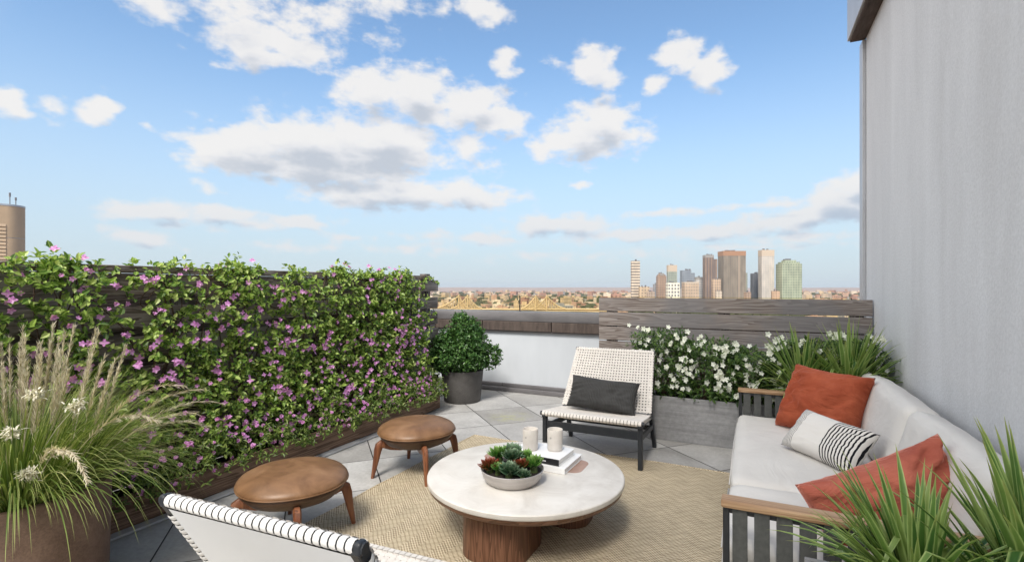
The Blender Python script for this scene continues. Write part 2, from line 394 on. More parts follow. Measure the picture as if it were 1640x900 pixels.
M['vine_leaf'] = m_leaf('vine_leaf', [(0, (.04, .10, .016)), (.3, (.11, .22, .03)), (.65, (.28, .42, .075)), (1, (.52, .62, .22))], .4, .35)
M['low_leaf'] = m_leaf('border_leaf', [(0, (.04, .08, .015)), (.5, (.10, .17, .03)), (1, (.26, .33, .09))], .4, .3)
M['bush_leaf'] = m_leaf('boxwood_leaf', [(0, (.02, .065, .015)), (.5, (.05, .13, .03)), (1, (.13, .25, .065))], .38, .25)
M['white_leaf'] = m_leaf('gardenia_leaf', [(0, (.02, .055, .014)), (.5, (.05, .11, .025)), (1, (.15, .24, .06))], .35, .25)
M['spider'] = m_leaf('striped_strap_leaf', [(0, (.04, .12, .03)), (.5, (.12, .235, .055)), (1, (.28, .38, .12))], .35, .35, stripe=((.40, .52, .20), .22, .46), tip=((.32, .36, .12), .8))
M['grass_green'] = m_leaf('grass_blade', [(0, (.06, .13, .02)), (.5, (.16, .25, .05)), (.85, (.33, .41, .12)), (1, (.48, .46, .26))], .5, .35, tip=((.42, .46, .18), .7))
M['plume'] = m_leaf('dry_plume', [(0, (.44, .38, .29)), (.6, (.62, .56, .46)), (1, (.78, .73, .63))], .8, .35)
M['head_white'] = m_leaf('cream_flower_head', [(0, (.55, .52, .44)), (1, (.78, .76, .68))], .8, .3)
M['petal'] = m_leaf('pink_petal', [(0, (.46, .14, .50)), (.5, (.66, .27, .68)), (1, (.84, .50, .84))], .6, .35)
M['petal_white'] = m_leaf('white_petal', [(0, (.68, .72, .68)), (1, (.88, .9, .86))], .6, .3)
M['suc_green'] = m_leaf('succulent_green', [(0, (.04, .14, .03)), (1, (.14, .33, .06))], .4, .1, tip=((.25, .4, .12), .5))
M['suc_blue'] = m_leaf('succulent_blue_green', [(0, (.04, .10, .055)), (1, (.10, .19, .11))], .45, .1, tip=((.22, .3, .2), .6))
M['suc_red'] = m_leaf('succulent_red_tipped', [(0, (.06, .07, .02)), (1, (.13, .13, .04))], .4, .1, tip=((.22, .03, .02), .25))

def facade(name, c0, win0, sx=9., sz=9., fx=.5, fz=.5, vert=None, rough=.5):
    c = tuple(min(.8, k*1.4) for k in c0); win = tuple(k*1.5 for k in win0)
    t = mat(name, rough, c, .3)
    sp = t.n('ShaderNodeSeparateXYZ'); t.set(sp, 0, t.oc)
    h = t.m('ADD', sp.outputs[0], sp.outputs[1])
    a = t.m('LESS_THAN', t.m('FRACT', t.m('DIVIDE', h, sx)), fx); b = t.m('LESS_THAN', t.m('FRACT', t.m('DIVIDE', sp.outputs[2], sz)), fz)
    k = t.m('MULTIPLY', a, b)
    n = t.noise(scaled(t, t.oc, (1, 1, .35)), .035, 6, .65)
    col = t.mix(k, c, win); col = t.mix(.5, col, t.ramp(n, [(.32, (.5, .5, .5)), (.68, (1.3, 1.25, 1.15))]), 'MULTIPLY')
    if vert: col = t.mix(t.m('LESS_THAN', t.m('ABSOLUTE', t.m('SUBTRACT', sp.outputs[0], vert[0])), vert[1]), col, vert[2])
    t.set(t.b, 'Base Color', col); return t.mat

# ------------------------------------------------------------------ camera
cam = bpy.data.cameras.new('camera'); co = bpy.data.objects.new('camera', cam); COL.objects.link(co); S.camera = co
cam.sensor_width = 36; cam.lens = 800/1640*36; cam.shift_y = 10/1640; cam.clip_start = .05; cam.clip_end = 60000
co.location = (0, 0, 1.4); co.rotation_euler = (radians(90), 0, TH)
S.render.resolution_x = 1024; S.render.resolution_y = 561

# ------------------------------------------------------------------ world
SUN_DIR = Vector((.16, -.72, .90)).normalized()
SUN_EL = asin(SUN_DIR.z)
w = bpy.data.worlds.new('World'); S.world = w; w.use_nodes = True
t = NT(w.node_tree)
for nd in list(w.node_tree.nodes): w.node_tree.nodes.remove(nd)
sky = t.n('ShaderNodeTexSky'); sky.sky_type = 'NISHITA'; sky.sun_disc = False; sky.sun_elevation = SUN_EL
sky.sun_rotation = atan2(SUN_DIR.x, SUN_DIR.y); sky.altitude = 100; sky.air_density = 1.0; sky.dust_density = .3; sky.ozone_density = 2.5
# cloud field as a node group evaluated twice (once shifted towards the sun for shade)
def pdir(px, py):
    a, b, c = (px-820)/800, 1., (460-py)/800
    X = a*CT - b*ST; Y = a*ST + b*CT; L = sqrt(X*X+Y*Y)
    return atan2(X, Y), atan2(c, L)
CL = [ # px, py, rx, ry, strength  (measured on the photograph, turned into bearing and elevation)
 (400,238,120,34,1.1),(500,228,120,42,1.2),(610,236,125,42,1.2),(330,246,50,26,.9),(520,268,190,30,1.1),(420,262,120,22,1.),
 (620,310,150,26,1.1),(735,312,105,22,1.),(545,305,85,16,.8),(752,238,32,20,.8),
 (600,142,62,32,1.),(672,152,78,38,1.05),(760,168,70,30,.95),(800,192,56,24,.9),(700,190,90,20,.7),
 (400,68,66,34,1.1),(470,78,82,28,.95),(430,92,90,14,.8),
 (260,14,80,20,.55),(370,6,120,26,.75),(500,20,90,24,.6),(610,6,80,18,.6),(480,40,60,18,.6),
 (778,14,40,24,1.),(715,22,22,12,.5),(615,66,30,14,.5),(808,101,28,18,1.),
 (945,104,38,28,1.1),(970,124,34,18,.9),(1090,92,44,24,1.),(1130,114,46,26,1.1),(1045,141,18,11,.8),(890,96,14,7,.4),
 (965,198,60,30,1.),(930,224,72,34,1.1),(1000,220,50,24,.8),(880,240,44,18,.8),
 (250,340,110,16,.85),(340,342,100,16,.85),(470,358,80,13,.9),(400,362,60,10,.6),(222,380,60,13,.8),(130,316,26,7,.35),
 (162,178,34,24,1.05),(140,190,30,12,.7),(88,180,24,16,.5),(10,164,36,24,1.05),(248,202,14,9,.45),(352,102,16,12,.5),
 (890,360,110,18,.85),(1000,375,160,14,.7),(1130,372,130,14,.75),(1240,358,100,16,.85),(1345,322,66,34,1.1),(1300,342,80,20,.9),(1385,300,50,30,1.),
 (1090,338,120,8,.55),(1230,326,110,9,.6),(1290,378,120,10,.6),(760,382,150,9,.5),(620,400,220,8,.35),(950,408,240,8,.35),(430,392,90,7,.35),
 (925,296,20,5,.5),(1200,395,180,7,.4),(560,380,60,6,.3),(780,268,26,12,.5),(330,300,24,8,.5),
 (-140,240,90,40,1.),(-260,120,110,36,.9),(-120,60,60,24,.8),(1500,200,90,40,1.),(1650,90,120,44,1.),(1760,300,160,30,1.)]
g = bpy.data.node_groups.new('cloud_field', 'ShaderNodeTree')
g.interface.new_socket('P', in_out='INPUT', socket_type='NodeSocketVector'); g.interface.new_socket('D', in_out='OUTPUT', socket_type='NodeSocketFloat'); g.interface.new_socket('F', in_out='OUTPUT', socket_type='NodeSocketFloat')
q = NT(g); gi = q.n('NodeGroupInput'); go = q.n('NodeGroupOutput')
P0 = gi.outputs[0]
Pn = q.vm('MULTIPLY', P0, (1., 1.7, 1.)).outputs[0]
wv = q.vm('SUBTRACT', q.noise(Pn, 11, 3, .5, out=1), (.5, .5, .5)).outputs[0]
P1 = q.vm('ADD', P0, q.vm('MULTIPLY', wv, (.075, .035, 0)).outputs[0]).outputs[0]
f = None
for (px, py, rx, ry, s_) in CL:
    az, el = pdir(px, py)
    k = 1/800*cos(math.atan((px-820)/800))**2*1.0
    ke = 1/800*cos(math.atan((px-820)/800))
    d = q.vm('MULTIPLY', q.vm('SUBTRACT', P1, (az, el, 0)).outputs[0], (1/(rx*k*1.1), 1/(ry*ke*1.25), 0)).outputs[0]
    L = q.vm('LENGTH', d).outputs['Value']
    v = q.m('MULTIPLY_ADD', L, -s_*.95, s_)
    f = v if f is None else q.n('ShaderNodeMath', operation='SMOOTH_MAX', i_0=f, i_1=v, i_2=.18).outputs[0]
nz = q.noise(Pn, 21, 10, .57, .1)
f = q.m('MAXIMUM', f, -.7)
D = q.m('ADD', f, q.m('MULTIPLY', q.m('SUBTRACT', nz, .50), 1.75))
q.set(go, 0, D); q.set(go, 1, q.m('ADD', f, q.m('MULTIPLY', q.m('SUBTRACT', nz, .5), .9)))
tc = t.n('ShaderNodeTexCoord').outputs['Generated']
nv = t.vm('NORMALIZE', tc).outputs[0]
sx = t.n('ShaderNodeSeparateXYZ'); t.set(sx, 0, nv)
az = t.m('ARCTAN2', sx.outputs[0], sx.outputs[1]); el = t.m('ARCSINE', sx.outputs[2])
pp = t.n('ShaderNodeCombineXYZ'); t.set(pp, 0, az); t.set(pp, 1, el)
def fieldat(vec, k_=0):
    nd = t.n('ShaderNodeGroup'); nd.node_tree = g; t.set(nd, 0, vec); return nd.outputs[k_]
D0 = fieldat(pp.outputs[0]); 
of = t.n('ShaderNodeCombineXYZ'); of.inputs[0].default_value = -.006; t.set(of, 1, t.m('MULTIPLY_ADD', el, .10, .008))
D1 = fieldat(t.vm('ADD', pp.outputs[0], of.outputs[0]).outputs[0], 1)
alpha = t.smooth(D0, -.02, .58)
alpha = t.m('MULTIPLY', alpha, t.smooth(el, 0., .06))
bk = t.vm('DOT_PRODUCT', nv, (-.52, -.68, .50)).outputs['Value']     # unseen bright cloud cover over and behind the viewer, added as neutral fill light
fill_cov = t.m('MULTIPLY', t.smooth(bk, .42, .62), t.smooth(t.noise(nv, 3.2, 6, .55), .32, .46))
alpha = t.m('MAXIMUM', alpha, fill_cov)
shade = t.smooth(D1, .30, 1.0)
ccol = t.ramp(shade, [(0, (.97, .95, .93)), (.4, (.86, .86, .88)), (1, (.60, .64, .71))])
skc = t.mix(1., sky, (1.06, 1.13, 1.10), 'MULTIPLY')
skc = t.mix(t.smooth(el, .46, -.02, 0., .94), skc, (2.75, 3.25, 3.75))
bgs = t.n('ShaderNodeBackground'); t.set(bgs, 0, skc); bgs.inputs[1].default_value = .128
ccol = t.mix(t.m('MULTIPLY', t.smooth(el, .22, .08), t.smooth(shade, 0., .9, .22, .55)), ccol, (.42, .55, .73))
ccol = t.mix(fill_cov, ccol, (2.25, 2.18, 2.08))
bgc = t.n('ShaderNodeBackground'); t.set(bgc, 0, ccol); bgc.inputs[1].default_value = .60
mx = t.n('ShaderNodeMixShader'); t.set(mx, 0, t.m('MULTIPLY', alpha, .94)); t.set(mx, 1, bgs); t.set(mx, 2, bgc)
wo = t.n('ShaderNodeOutputWorld'); t.set(wo, 0, mx)
SUNL = bpy.data.lights.new('sun', 'SUN'); SUNL.energy = 3.0; SUNL.angle = radians(18); SUNL.color = (1, .95, .87)
so = bpy.data.objects.new('sun', SUNL); COL.objects.link(so); so.rotation_euler = (-SUN_DIR).to_track_quat('-Z', 'Y').to_euler(); so.location = (0, 0, 30)
S.view_settings.view_transform = 'Standard'; S.view_settings.look = 'None'; S.view_settings.gamma = 1; S.view_settings.exposure = .65
S.render.engine = 'CYCLES'

# ------------------------------------------------------------------ terrace
b = MB(); b.box(-4.4, 3, -6, 6.4, -.3, 0)
tag(b.build('terrace_floor', M['floor']), kind='structure')
# main building with the stucco wall on the right
bd = thing('apartment_building', (2.5, 0, 0), 'grey stucco building wall rising behind the sofa at the right', 'building')
b = MB(); b.box(.975, 8, -6, 5.80, 0, 14); b.build('wall', M['wall'], bd)
b = MB(); b.box(-4.5, 8, -6, 6.55, -130, -.31); b.build('lower_storeys', M['plaster'], bd)
b = MB(); b.bbox(.83, 3, -6, 5.86, 3.81, 5.2, .004); rf = b.build('roof_fascia', M['metal_soft'], bd)
b = MB(); b.box(.85, .974, -6, 5.84, 3.79, 3.806); b.build('soffit', M['stone_brown'], rf)
b = MB(); b.bbox(.945, .975, 5.803, 5.95, 1.02, 3.78, .003); b.build('corner_trim', M['metal_soft'], bd)
b = MB(); b.bbox(.976, 1.4, 5.803, 5.95, 0, 3.78, .003); b.build('end_panel', M['metal_soft'], bd)
# back parapet
pw = thing('parapet_wall', (-1.5, 6.2, 0), 'low white rendered parapet wall with brown stone course and grey metal coping behind the chair', 'wall')
b = MB(); b.box(-4.4, .95, 6.10, 6.4, 0, .785); b.build('rendered_face', M['plaster'], pw)
b = MB(); b.bbox(-4.4, .95, 6.07, 6.38, .788, .812, .003); b.build('drip_ledge', M['metal_dark'], pw)
b = MB()
for x0 in [-4.4 + 1.02*i for i in range(6)]: b.bbox(x0+.006, min(x0+1.014, .95), 6.05, 6.36, .815, .94, .006)
b.build('stone_course', M['stone_brown'], pw)
b = MB(); b.bbox(-4.4, .95, 6.065, 6.42, .943, 1.07, .008); b.build('metal_coping', M['metal_dark'], pw, smooth=True, ang=40)
b = MB(); b.bbox(-4.4, .95, 6.00, 6.10, 0, .055, .006)
for x0 in [-4.3 + 1.23*i for i in range(5)]: b.bbox(x0, min(.94, x0+1.22), 6.055, 6.10, .057, .10, .004)
b.build('skirting', M['metal_dark'], pw, smooth=True, ang=40)
sl = thing('side_parapet', (-4.25, 0, 0), 'low parapet behind the flower covered fence on the left', 'wall')
b = MB(); b.box(-4.4, -4.2, -6, 6.04, 0, .78); b.build('rendered_face', M['plaster'], sl)
b = MB(); b.bbox(-4.42, -4.16, -6, 6.045, .783, 1.07, .008); b.build('metal_coping', M['metal_dark'], sl)
# glass
seam = -2.92
for k, (x0, x1, lb) in enumerate([(-4.38, seam-.006, 'clear glass balustrade panel left of the seam, above the parapet beside the leafy bush'),
                   (seam+.006, -.9, 'clear glass balustrade panel right of the seam, running behind the grey board screen'), (-.888, .93, 'clear glass balustrade panel behind the right part of the grey board screen')]):
    gp = thing('glass_panel', ((x0+x1)/2, 6.3, 1.07), lb, 'glass panel', 'glass balustrade on the parapet')
    b = MB(); b.box(x0, x1, 6.294, 6.306, 1.0705, 1.285); b.build('pane', M['glass'], gp)
    b = MB(); b.box(x1-.004, x1+.004, 6.291, 6.309, 1.0705, 1.285); b.build('edge_strip', M['joint'], gp)

# left fence
fn = thing('slatted_fence', (-3.5, 2.5, 0), 'long dark weathered slatted wooden fence behind the purple flowering vines', 'fence')
b = MB()
b.bbox(-3.585, -3.49, -2.0, 5.0, 1.49, 1.535, .005); b.build('top_rail', M['fence'], fn)
tops = [1.486, 1.278, 1.088, .898, .708, .518, .328]
for i, z in enumerate(tops):
    b = MB(); y0 = -2.0; e = 5.16 + R.uniform(-.02, .02)
    ys = [-2.0, R.uniform(-.3, .6), R.uniform(2.2, 3.4), e]
    for k in range(3): b.bbox(-3.53, -3.50, ys[k]+.002, ys[k+1]-.002, z-.135, z, .004)
    b.build('board', M['fence'], fn)
for y in [-1.5, -.3, .9, 2.1, 3.3, 4.3, 4.98]:
    b = MB(); b.bbox(-3.62, -3.532, y-.045, y+.045, 0, 1.488 if y < 4.9 else 1.56, .004); b.build('post', M['post'], fn)
for i, z in enumerate([1.36, 1.17, .98, .79, .6, .41, .22]):
    b = MB(); b.bbox(-3.66, -3.625, -2, 4.9, z-.1, z+.1-.012, .004); b.build('backing_board', M['fence'], fn)

# back screen
sc_ = thing('board_screen', (-.3, 5.47, 0), 'low screen of horizontal grey weathered boards behind the white flowers', 'fence')
ztop = 1.285
for i in range(7):
    b = MB(); z1 = ztop - i*.160
    b.bbox(-1.555, .965, 5.45, 5.475, z1-.147, z1, .003); b.build('board', M['fence_x'], sc_)
for x in (-1.42, -.27, .85):
    b = MB(); b.bbox(x-.055, x+.055, 5.477, 5.54, 0, ztop-.01, .003); b.build('post', M['post'], sc_)

# left planter box
pl = thing('wooden_planter', (-3.4, 2.0, 0), 'long brown wooden planter box along the foot of the flower covered fence', 'planter')
b = MB()
for y0, y1 in ((-2, .2), (.2, 2.55), (2.55, 4.80)): b.bbox(-3.26, -3.235, y0+.001, y1-.001, .02, .205, .003)
b.bbox(-3.475, -3.262, 4.775, 4.80, .02, .204, .003)
b.build('board', M['planter_wood'], pl)
b = MB(); b.box(-3.475, -3.262, -2, 4.774, .02, .17); b.build('soil', M['soil'], pl)
b = MB(); b.bbox(-3.27, -3.175, -2, 4.4, .004, .018, .003); b.build('base_strip', M['metal_soft'], pl)

# rug
b = MB(); nx, ny = 60, 76
x0, x1, y0, y1 = -2.37, .25, .55, 4.07
vs = []
for j in range(ny+1):
    for i in range(nx+1):
        x = x0+(x1-x0)*i/nx; y = y0+(y1-y0)*j/ny
        wob = .006*sin(x*7+y*3)+.004*sin(y*11)
        vs.append((x+(wob if i in (0, nx) else 0), y+(wob if j in (0, ny) else 0), .012+.0015*sin(x*9+y*5)))
b.add(vs, [(j*(nx+1)+i, j*(nx+1)+i+1, (j+1)*(nx+1)+i+1, (j+1)*(nx+1)+i) for j in range(ny) for i in range(nx)])
rim = [i for i in range(nx+1)] + [j*(nx+1)+nx for j in range(1, ny+1)] + [ny*(nx+1)+i for i in range(nx-1, -1, -1)] + [j*(nx+1) for j in range(ny-1, 0, -1)]
b.tube([(vs[k][0], vs[k][1], .009) for k in rim] + [(vs[0][0], vs[0][1], .009)], .008, 6, False)
tag(b.build('jute_rug', M['rug'], origin=(-1.06, 2.3, 0)), 'large tan woven jute rug on the grey pavers under the round table', 'rug')

# ------------------------------------------------------------------ coffee table
def rrect(cx, cy, sx_, sy_, r, n=8):
    pts = []
    for (qx, qy, a0) in ((1, 1, 0), (-1, 1, 90), (-1, -1, 180), (1, -1, 270)):
        for k in range(n+1):
            a = radians(a0 + 90*k/n); pts.append((cx+qx*(sx_/2-r)+r*cos(a), cy+qy*(sy_/2-r)+r*sin(a)))
    return pts
def prism(b, pts, z0, z1, bev=0):
    n = len(pts)
    vs = [(x, y, z0) for x, y in pts] + [(x, y, z1) for x, y in pts]
    b.add(vs, [tuple(range(n-1, -1, -1)), tuple(range(n, 2*n))] + [(i, (i+1) % n, n+(i+1) % n, n+i) for i in range(n)])
TC = (-1.19, 2.64)
ct = thing('coffee_table', (TC[0], TC[1], 0), 'round coffee table with pale stone top on two brown wooden drum legs', 'table')
r = .562; zt = .335
b = MB(); b.lathe([(0, .303), (r-.006, .303), (r-.002, .306), (r, .312), (r, zt-.006), (r-.003, zt-.002), (r-.008, zt), (0, zt)], (*TC, 0), 128)
b.build('tabletop', M['travertine'], ct, smooth=True, ang=35)
b = MB(); b.lathe([(0, .270), (r-.03, .270), (r-.010, .285), (r-.004, .3025), (0, .3025)], (*TC, 0), 128)
b.build('wood_rim', M['walnut_rim'], ct, smooth=True, ang=35)
b = MB(); prism(b, rrect(-1.215, 2.40, .36, .42, .13, 10), .013, .27); b.build('leg', M['walnut'], ct, smooth=True, ang=40)
b = MB(); prism(b, rrect(-1.14, 2.87, .54, .30, .12, 10), .013, .27); b.build('leg', M['walnut'], ct, smooth=True, ang=40)
b = MB(); prism(b, rrect(-1.215, 2.845, .64, .225, .055, 8), zt, zt+.0012); b.build('inlay', M['inlay'], ct)

# books
def book(loc, sx_, sy_, h, rz, spine_mat, label):
    bk = thing('book', loc, label, 'book', 'books stacked on the table', rz)
    b = MB(); b.bbox(-sx_/2, sx_/2, -sy_/2, sy_/2, 0, .004, .001); b.bbox(-sx_/2, sx_/2, -sy_/2, sy_/2, h-.004, h, .001)
    b.build('cover', M['cover_white'], bk, world=False)
    b = MB(); b.box(-sx_/2+.006, sx_/2-.006, -sy_/2+.004, sy_/2-.006, .0045, h-.0045); b.build('pages', M['paper'], bk, world=False)
    b = MB(); b.bbox(-sx_/2, sx_/2, -sy_/2-.003, -sy_/2+.003, -.0005, h+.0005, .0015); sp_ = b.build('spine', spine_mat, bk, world=False)
    return bk, sp_
zb = zt+.0015
book((-1.135, 2.835, zb), .35, .285, .032, radians(-2), M['cover_white'], 'larger white book lying beneath the black spined book on the round table')
_, spn = book((-1.165, 2.835, zb+.0335), .33, .235, .036, radians(-4), M['cover_black'], 'book with black spine and white cover under the two candle glasses')
b = MB()
for k in range(5): b.box(.045+.008*k, .051+.008*k, -.1215, -.1208, .015, .021)
b.build('spine_mark', M['cover_white'], spn, world=False)
zb2 = zb+.0335+.0375
for (x, y, lb) in ((-1.235, 2.815, 'left candle in a frosted beige glass on the white book'), (-1.095, 2.87, 'right candle in a frosted beige glass on the white book')):
    c = thing('candle_glass', (x, y, zb2), lb, 'candle', 'candle glasses on the books')
    b = MB(); b.lathe([(0, 0), (.043, 0), (.047, .004), (.0475, .122), (.0465, .125), (.0445, .124), (.0435, .098), (0, .098)], (0, 0, 0), 40)
    b.build('glass', M['wax'], c, world=False, smooth=True, ang=50)
    b = MB(); b.lathe([(0, .0985), (.043, .0985), (.043, .1), (0, .101)], (0, 0, 0), 32); wx = b.build('wax', M['cord_white'], c, world=False, smooth=True, ang=50)
    b = MB(); b.tube([(0, 0, .10), (.001, 0, .113)], .0012, 5); b.build('wick', M['joint'], wx, world=False)
    b = MB(); b.lathe([(0, 0), (.006, 0), (.006, .0008), (0, .0008)], (0, 0, 0), 12); o = b.build('emblem', M['steel'], c, world=False)
    o.location = (.0475*sin(radians(-12)), -.0475*cos(radians(-12)), .08); o.rotation_euler = (radians(90), 0, radians(-12))

# bowl of succulents
BW = (-1.195, 2.475, zt)
bw = thing('shallow_bowl', BW, 'shallow grey metal bowl holding green succulents on the round table', 'bowl')
b = MB(); b.lathe([(0, 0), (.115, 0), (.14, .006), (.160, .03), (.174, .075), (.171, .077), (.166, .07), (.15, .035), (.12, .03), (0, .03)], BW, 64)
b.build('shell', M['steel'], bw, smooth=True, ang=50)
b = MB(); b.lathe([(0, .04), (.158, .055), (.158, .06), (0, .062)], BW, 40); b.build('soil', M['soil'], bw, smooth=True)
def rosette(x, y, z, rad, m, n, tilt, label, thin=1., up=.55):
    o = thing('succulent', (x, y, z), label, 'succulent', 'succulents in the bowl')
    o.rotation_euler = tilt
    b = MB()
    for k in range(n):
        t_ = k/n; a = k*2.39996; e = radians(12 + 70*(1-t_)**1.1*up/.55) if False else radians(8 + 72*(t_))
        L = rad*(1.05 - .5*t_)*R.uniform(.9, 1.1)
        d = Vector((cos(a)*cos(e), sin(a)*cos(e), sin(e)))
        # plump pointed leaf: two stacked folded faces
        p = Vector((cos(a)*.006, sin(a)*.006, rad*.15 + .1*rad*t_)); W = rad*.42*thin*(1-.3*t_)
        up_ = Vector((0, 0, 1)) - d*d.z; up_.normalize()
        b.leaf(p, d, up_, L, W, .28, -.18); b.leaf(p - up_*W*.15, d, -up_, L*.97, W*.95, .3, .18)
    b.build('leaf_rosette', m, o, world=False, smooth=True)
    b = MB(); b.lathe([(0, -.045), (rad*.25, -.04), (rad*.3, .0), (rad*.15, rad*.25), (0, rad*.3)], (0, 0, 0), 12); b.build('stem', M['stem_green'], o, world=False)
sz = BW[2]+.085
# placed left/right and near/far in camera terms
def cdir(a, bb): return (BW[0] + a*CT - bb*ST, BW[1] + a*ST + bb*CT)
for (a_, b_, dz, rad, mk, n, thin, lb) in [
    (-.122, -.03, 0, .058, 'suc_red', 34, .75, 'dark red tipped succulent at the left rim of the bowl'),
    (-.075, .07, .022, .062, 'suc_green', 40, .7, 'bright green spiky succulent at the back left of the bowl'),
    (.0, .10, .024, .062, 'suc_blue', 36, .9, 'blue green succulent at the middle back of the bowl'),
    (.0, .02, .026, .058, 'suc_blue', 36, 1., 'tall blue green succulent in the centre of the bowl'),
    (.075, .05, .02, .05, 'suc_green', 30, .9, 'mid green succulent at the back right of the bowl'),
    (.045, -.05, .012, .045, 'suc_red', 30, 1., 'small red succulent right of the bowl centre'),
    (.115, -.025, .006, .062, 'suc_green', 42, .75, 'bright green succulent at the right rim of the bowl'),
    (-.015, -.10, .0, .060, 'suc_blue', 34, 1.1, 'broad leaved blue green succulent at the front of the bowl'),
    (-.075, -.07, .004, .042, 'suc_green', 30, .9, 'small green succulent at the front left of the bowl'),
    (.055, -.115, -.006, .04, 'suc_blue', 28, 1., 'small pale succulent at the front right of the bowl')]:
    x, y = cdir(a_, b_); rosette(x, y, sz-.010+dz*1.3, rad*1.2, M[mk], n, (-.5*(y-BW[1])*3, .5*(x-BW[0])*3, R.uniform(0, 3)), lb, thin)

# ------------------------------------------------------------------ stools
def make_stool():
    s = thing('leather_stool', (0, 0, 0), 'x', 'stool', 'leather stools by the planter')
    Rr = .298; n = 72
    sq = lambda a: 1 + .012*cos(4*a)
    def fn(p, a, r_, z): return (r_*cos(a)*sq(a), r_*sin(a)*sq(a)*.97, z)
    b = MB(); b.lathe([(0, .392), (.10, .391), (.18, .386), (.24, .374), (.28, .354), (.295, .338), (Rr, .326), (.294, .320), (.28, .318)], (0, 0, 0), n, fn)
    b.build('seat_pad', M['leather'], s, world=False, smooth=True)
    b = MB(); b.lathe([(.0, .208), (.10, .208), (.17, .218), (.235, .246), (.278, .288), (.292, .319), (.26, .32)], (0, 0, 0), n, fn)
    b.build('seat_shell', M['leather_dark'], s, world=False, smooth=True)
    b = MB(); pts = [(Rr*1.0*cos(2*pi*k/n)*sq(2*pi*k/n), Rr*.97*sin(2*pi*k/n)*sq(2*pi*k/n), .322) for k in range(n+1)]
    b.tube(pts, .0035, 6, False); b.build('welt', M['leather'], s, world=False, smooth=True)
    # cross beam + bent legs
    for k in range(4):
        a = k*pi/2 + radians(45); c, q_ = cos(a), sin(a)
        path = [(.02, .200, .026, .034), (.12, .202, .030, .040), (.19, .216, .034, .046), (.235, .236, .038, .052), (.262, .245, .040, .056), (.280, .232, .040, .058), (.290, .200, .038, .052), (.306, .11, .032, .038), (.328, .0, .024, .022)]
        vs = []; m_ = len(path)
        for i, (rr, z, w_, h_) in enumerate(path):
            p0 = path[max(i-1, 0)]; p1 = path[min(i+1, m_-1)]
            dx, dz = p1[0]-p0[0], p1[1]-p0[1]; L = sqrt(dx*dx+dz*dz); dx /= L; dz /= L
            nx_, nz_ = -dz, dx
            for (su, sv) in ((-1, -.6), (-.6, -1), (.6, -1), (1, -.6), (1, .6), (.6, 1), (-.6, 1), (-1, .6)):
                rr2 = rr + nx_*sv*h_*.5; z2 = z + nz_*sv*h_*.5; lat = su*w_*.5
                vs.append((c*rr2 - q_*lat, q_*rr2 + c*lat, max(z2, 0) if i == m_-1 else z2))
        fs = [(i*8+j, i*8+(j+1) % 8, (i+1)*8+(j+1) % 8, (i+1)*8+j) for i in range(m_-1) for j in range(8)] + [tuple(range(7, -1, -1)), tuple((m_-1)*8+j for j in range(8))]
        b = MB(); b.add(vs, fs); b.build('leg', M['leg_wood'], s, world=False, smooth=True, ang=50)
    return s
st1 = make_stool(); st1.location = (-2.30, 3.10, 0)
# foot directions measured from the photo (camera frame) turned to world
def cam2w(a, b_): return a*CT-b_*ST, a*ST+b_*CT
fx, fy = cam2w(.116, -.28); st1.rotation_euler = (0, 0, atan2(fy, fx)-radians(45))
st1['label'] = 'brown leather stool with bent wooden legs, the farther one beside the planter'
st2 = copy_tree(st1); x, y = cam2w(-1.225, 2.80); st2.location = (x, y, 0)
fx, fy = cam2w(.31, .16); st2.rotation_euler = (0, 0, atan2(fy, fx)-radians(45))
st2['label'] = 'brown leather stool with bent wooden legs, the nearer one behind the white chair back'

# ------------------------------------------------------------------ woven lounge chairs
def weave(b, P, nu, nv, wu, wv, amp=.004, th=.003):
    # P(u,v)->(point, normal); ribbons run along u (nv of them) and along v (nu of them)
    def ribbon(fix, along, width, ph, vert):
        n = along*2+1; pts = []
        for i in range(n):
            s_ = i/(n-1); k = (-1)**((i//2)+ph) if i % 2 else 0
            for e in (-1, 1):
                q_ = fix + e*width*.5
                p, nn = (P(q_, s_) if vert else P(s_, q_))
                pts.append((p + nn*(amp*k)))
        top = [tuple(p) for p in pts]; nn0 = P(.5, .5)[1]*th
        bot = [tuple(p - nn0) for p in pts]
        N = len(pts); fs = []
        for i in range(n-1):
            a = 2*i; fs += [(a, a+1, a+3, a+2), (N+a+1, N+a, N+a+2, N+a+3), (a+1, N+a+1, N+a+3, a+3), (N+a, a, a+2, N+a+2)]
        b.add(top+bot, fs)
    for i in range(nu): ribbon((i+.5)/nu, nv, wu/nu, i % 2, True)
    for j in range(nv): ribbon((j+.5)/nv, nu, wv/nv, (j+1) % 2, False)
W2 = .42
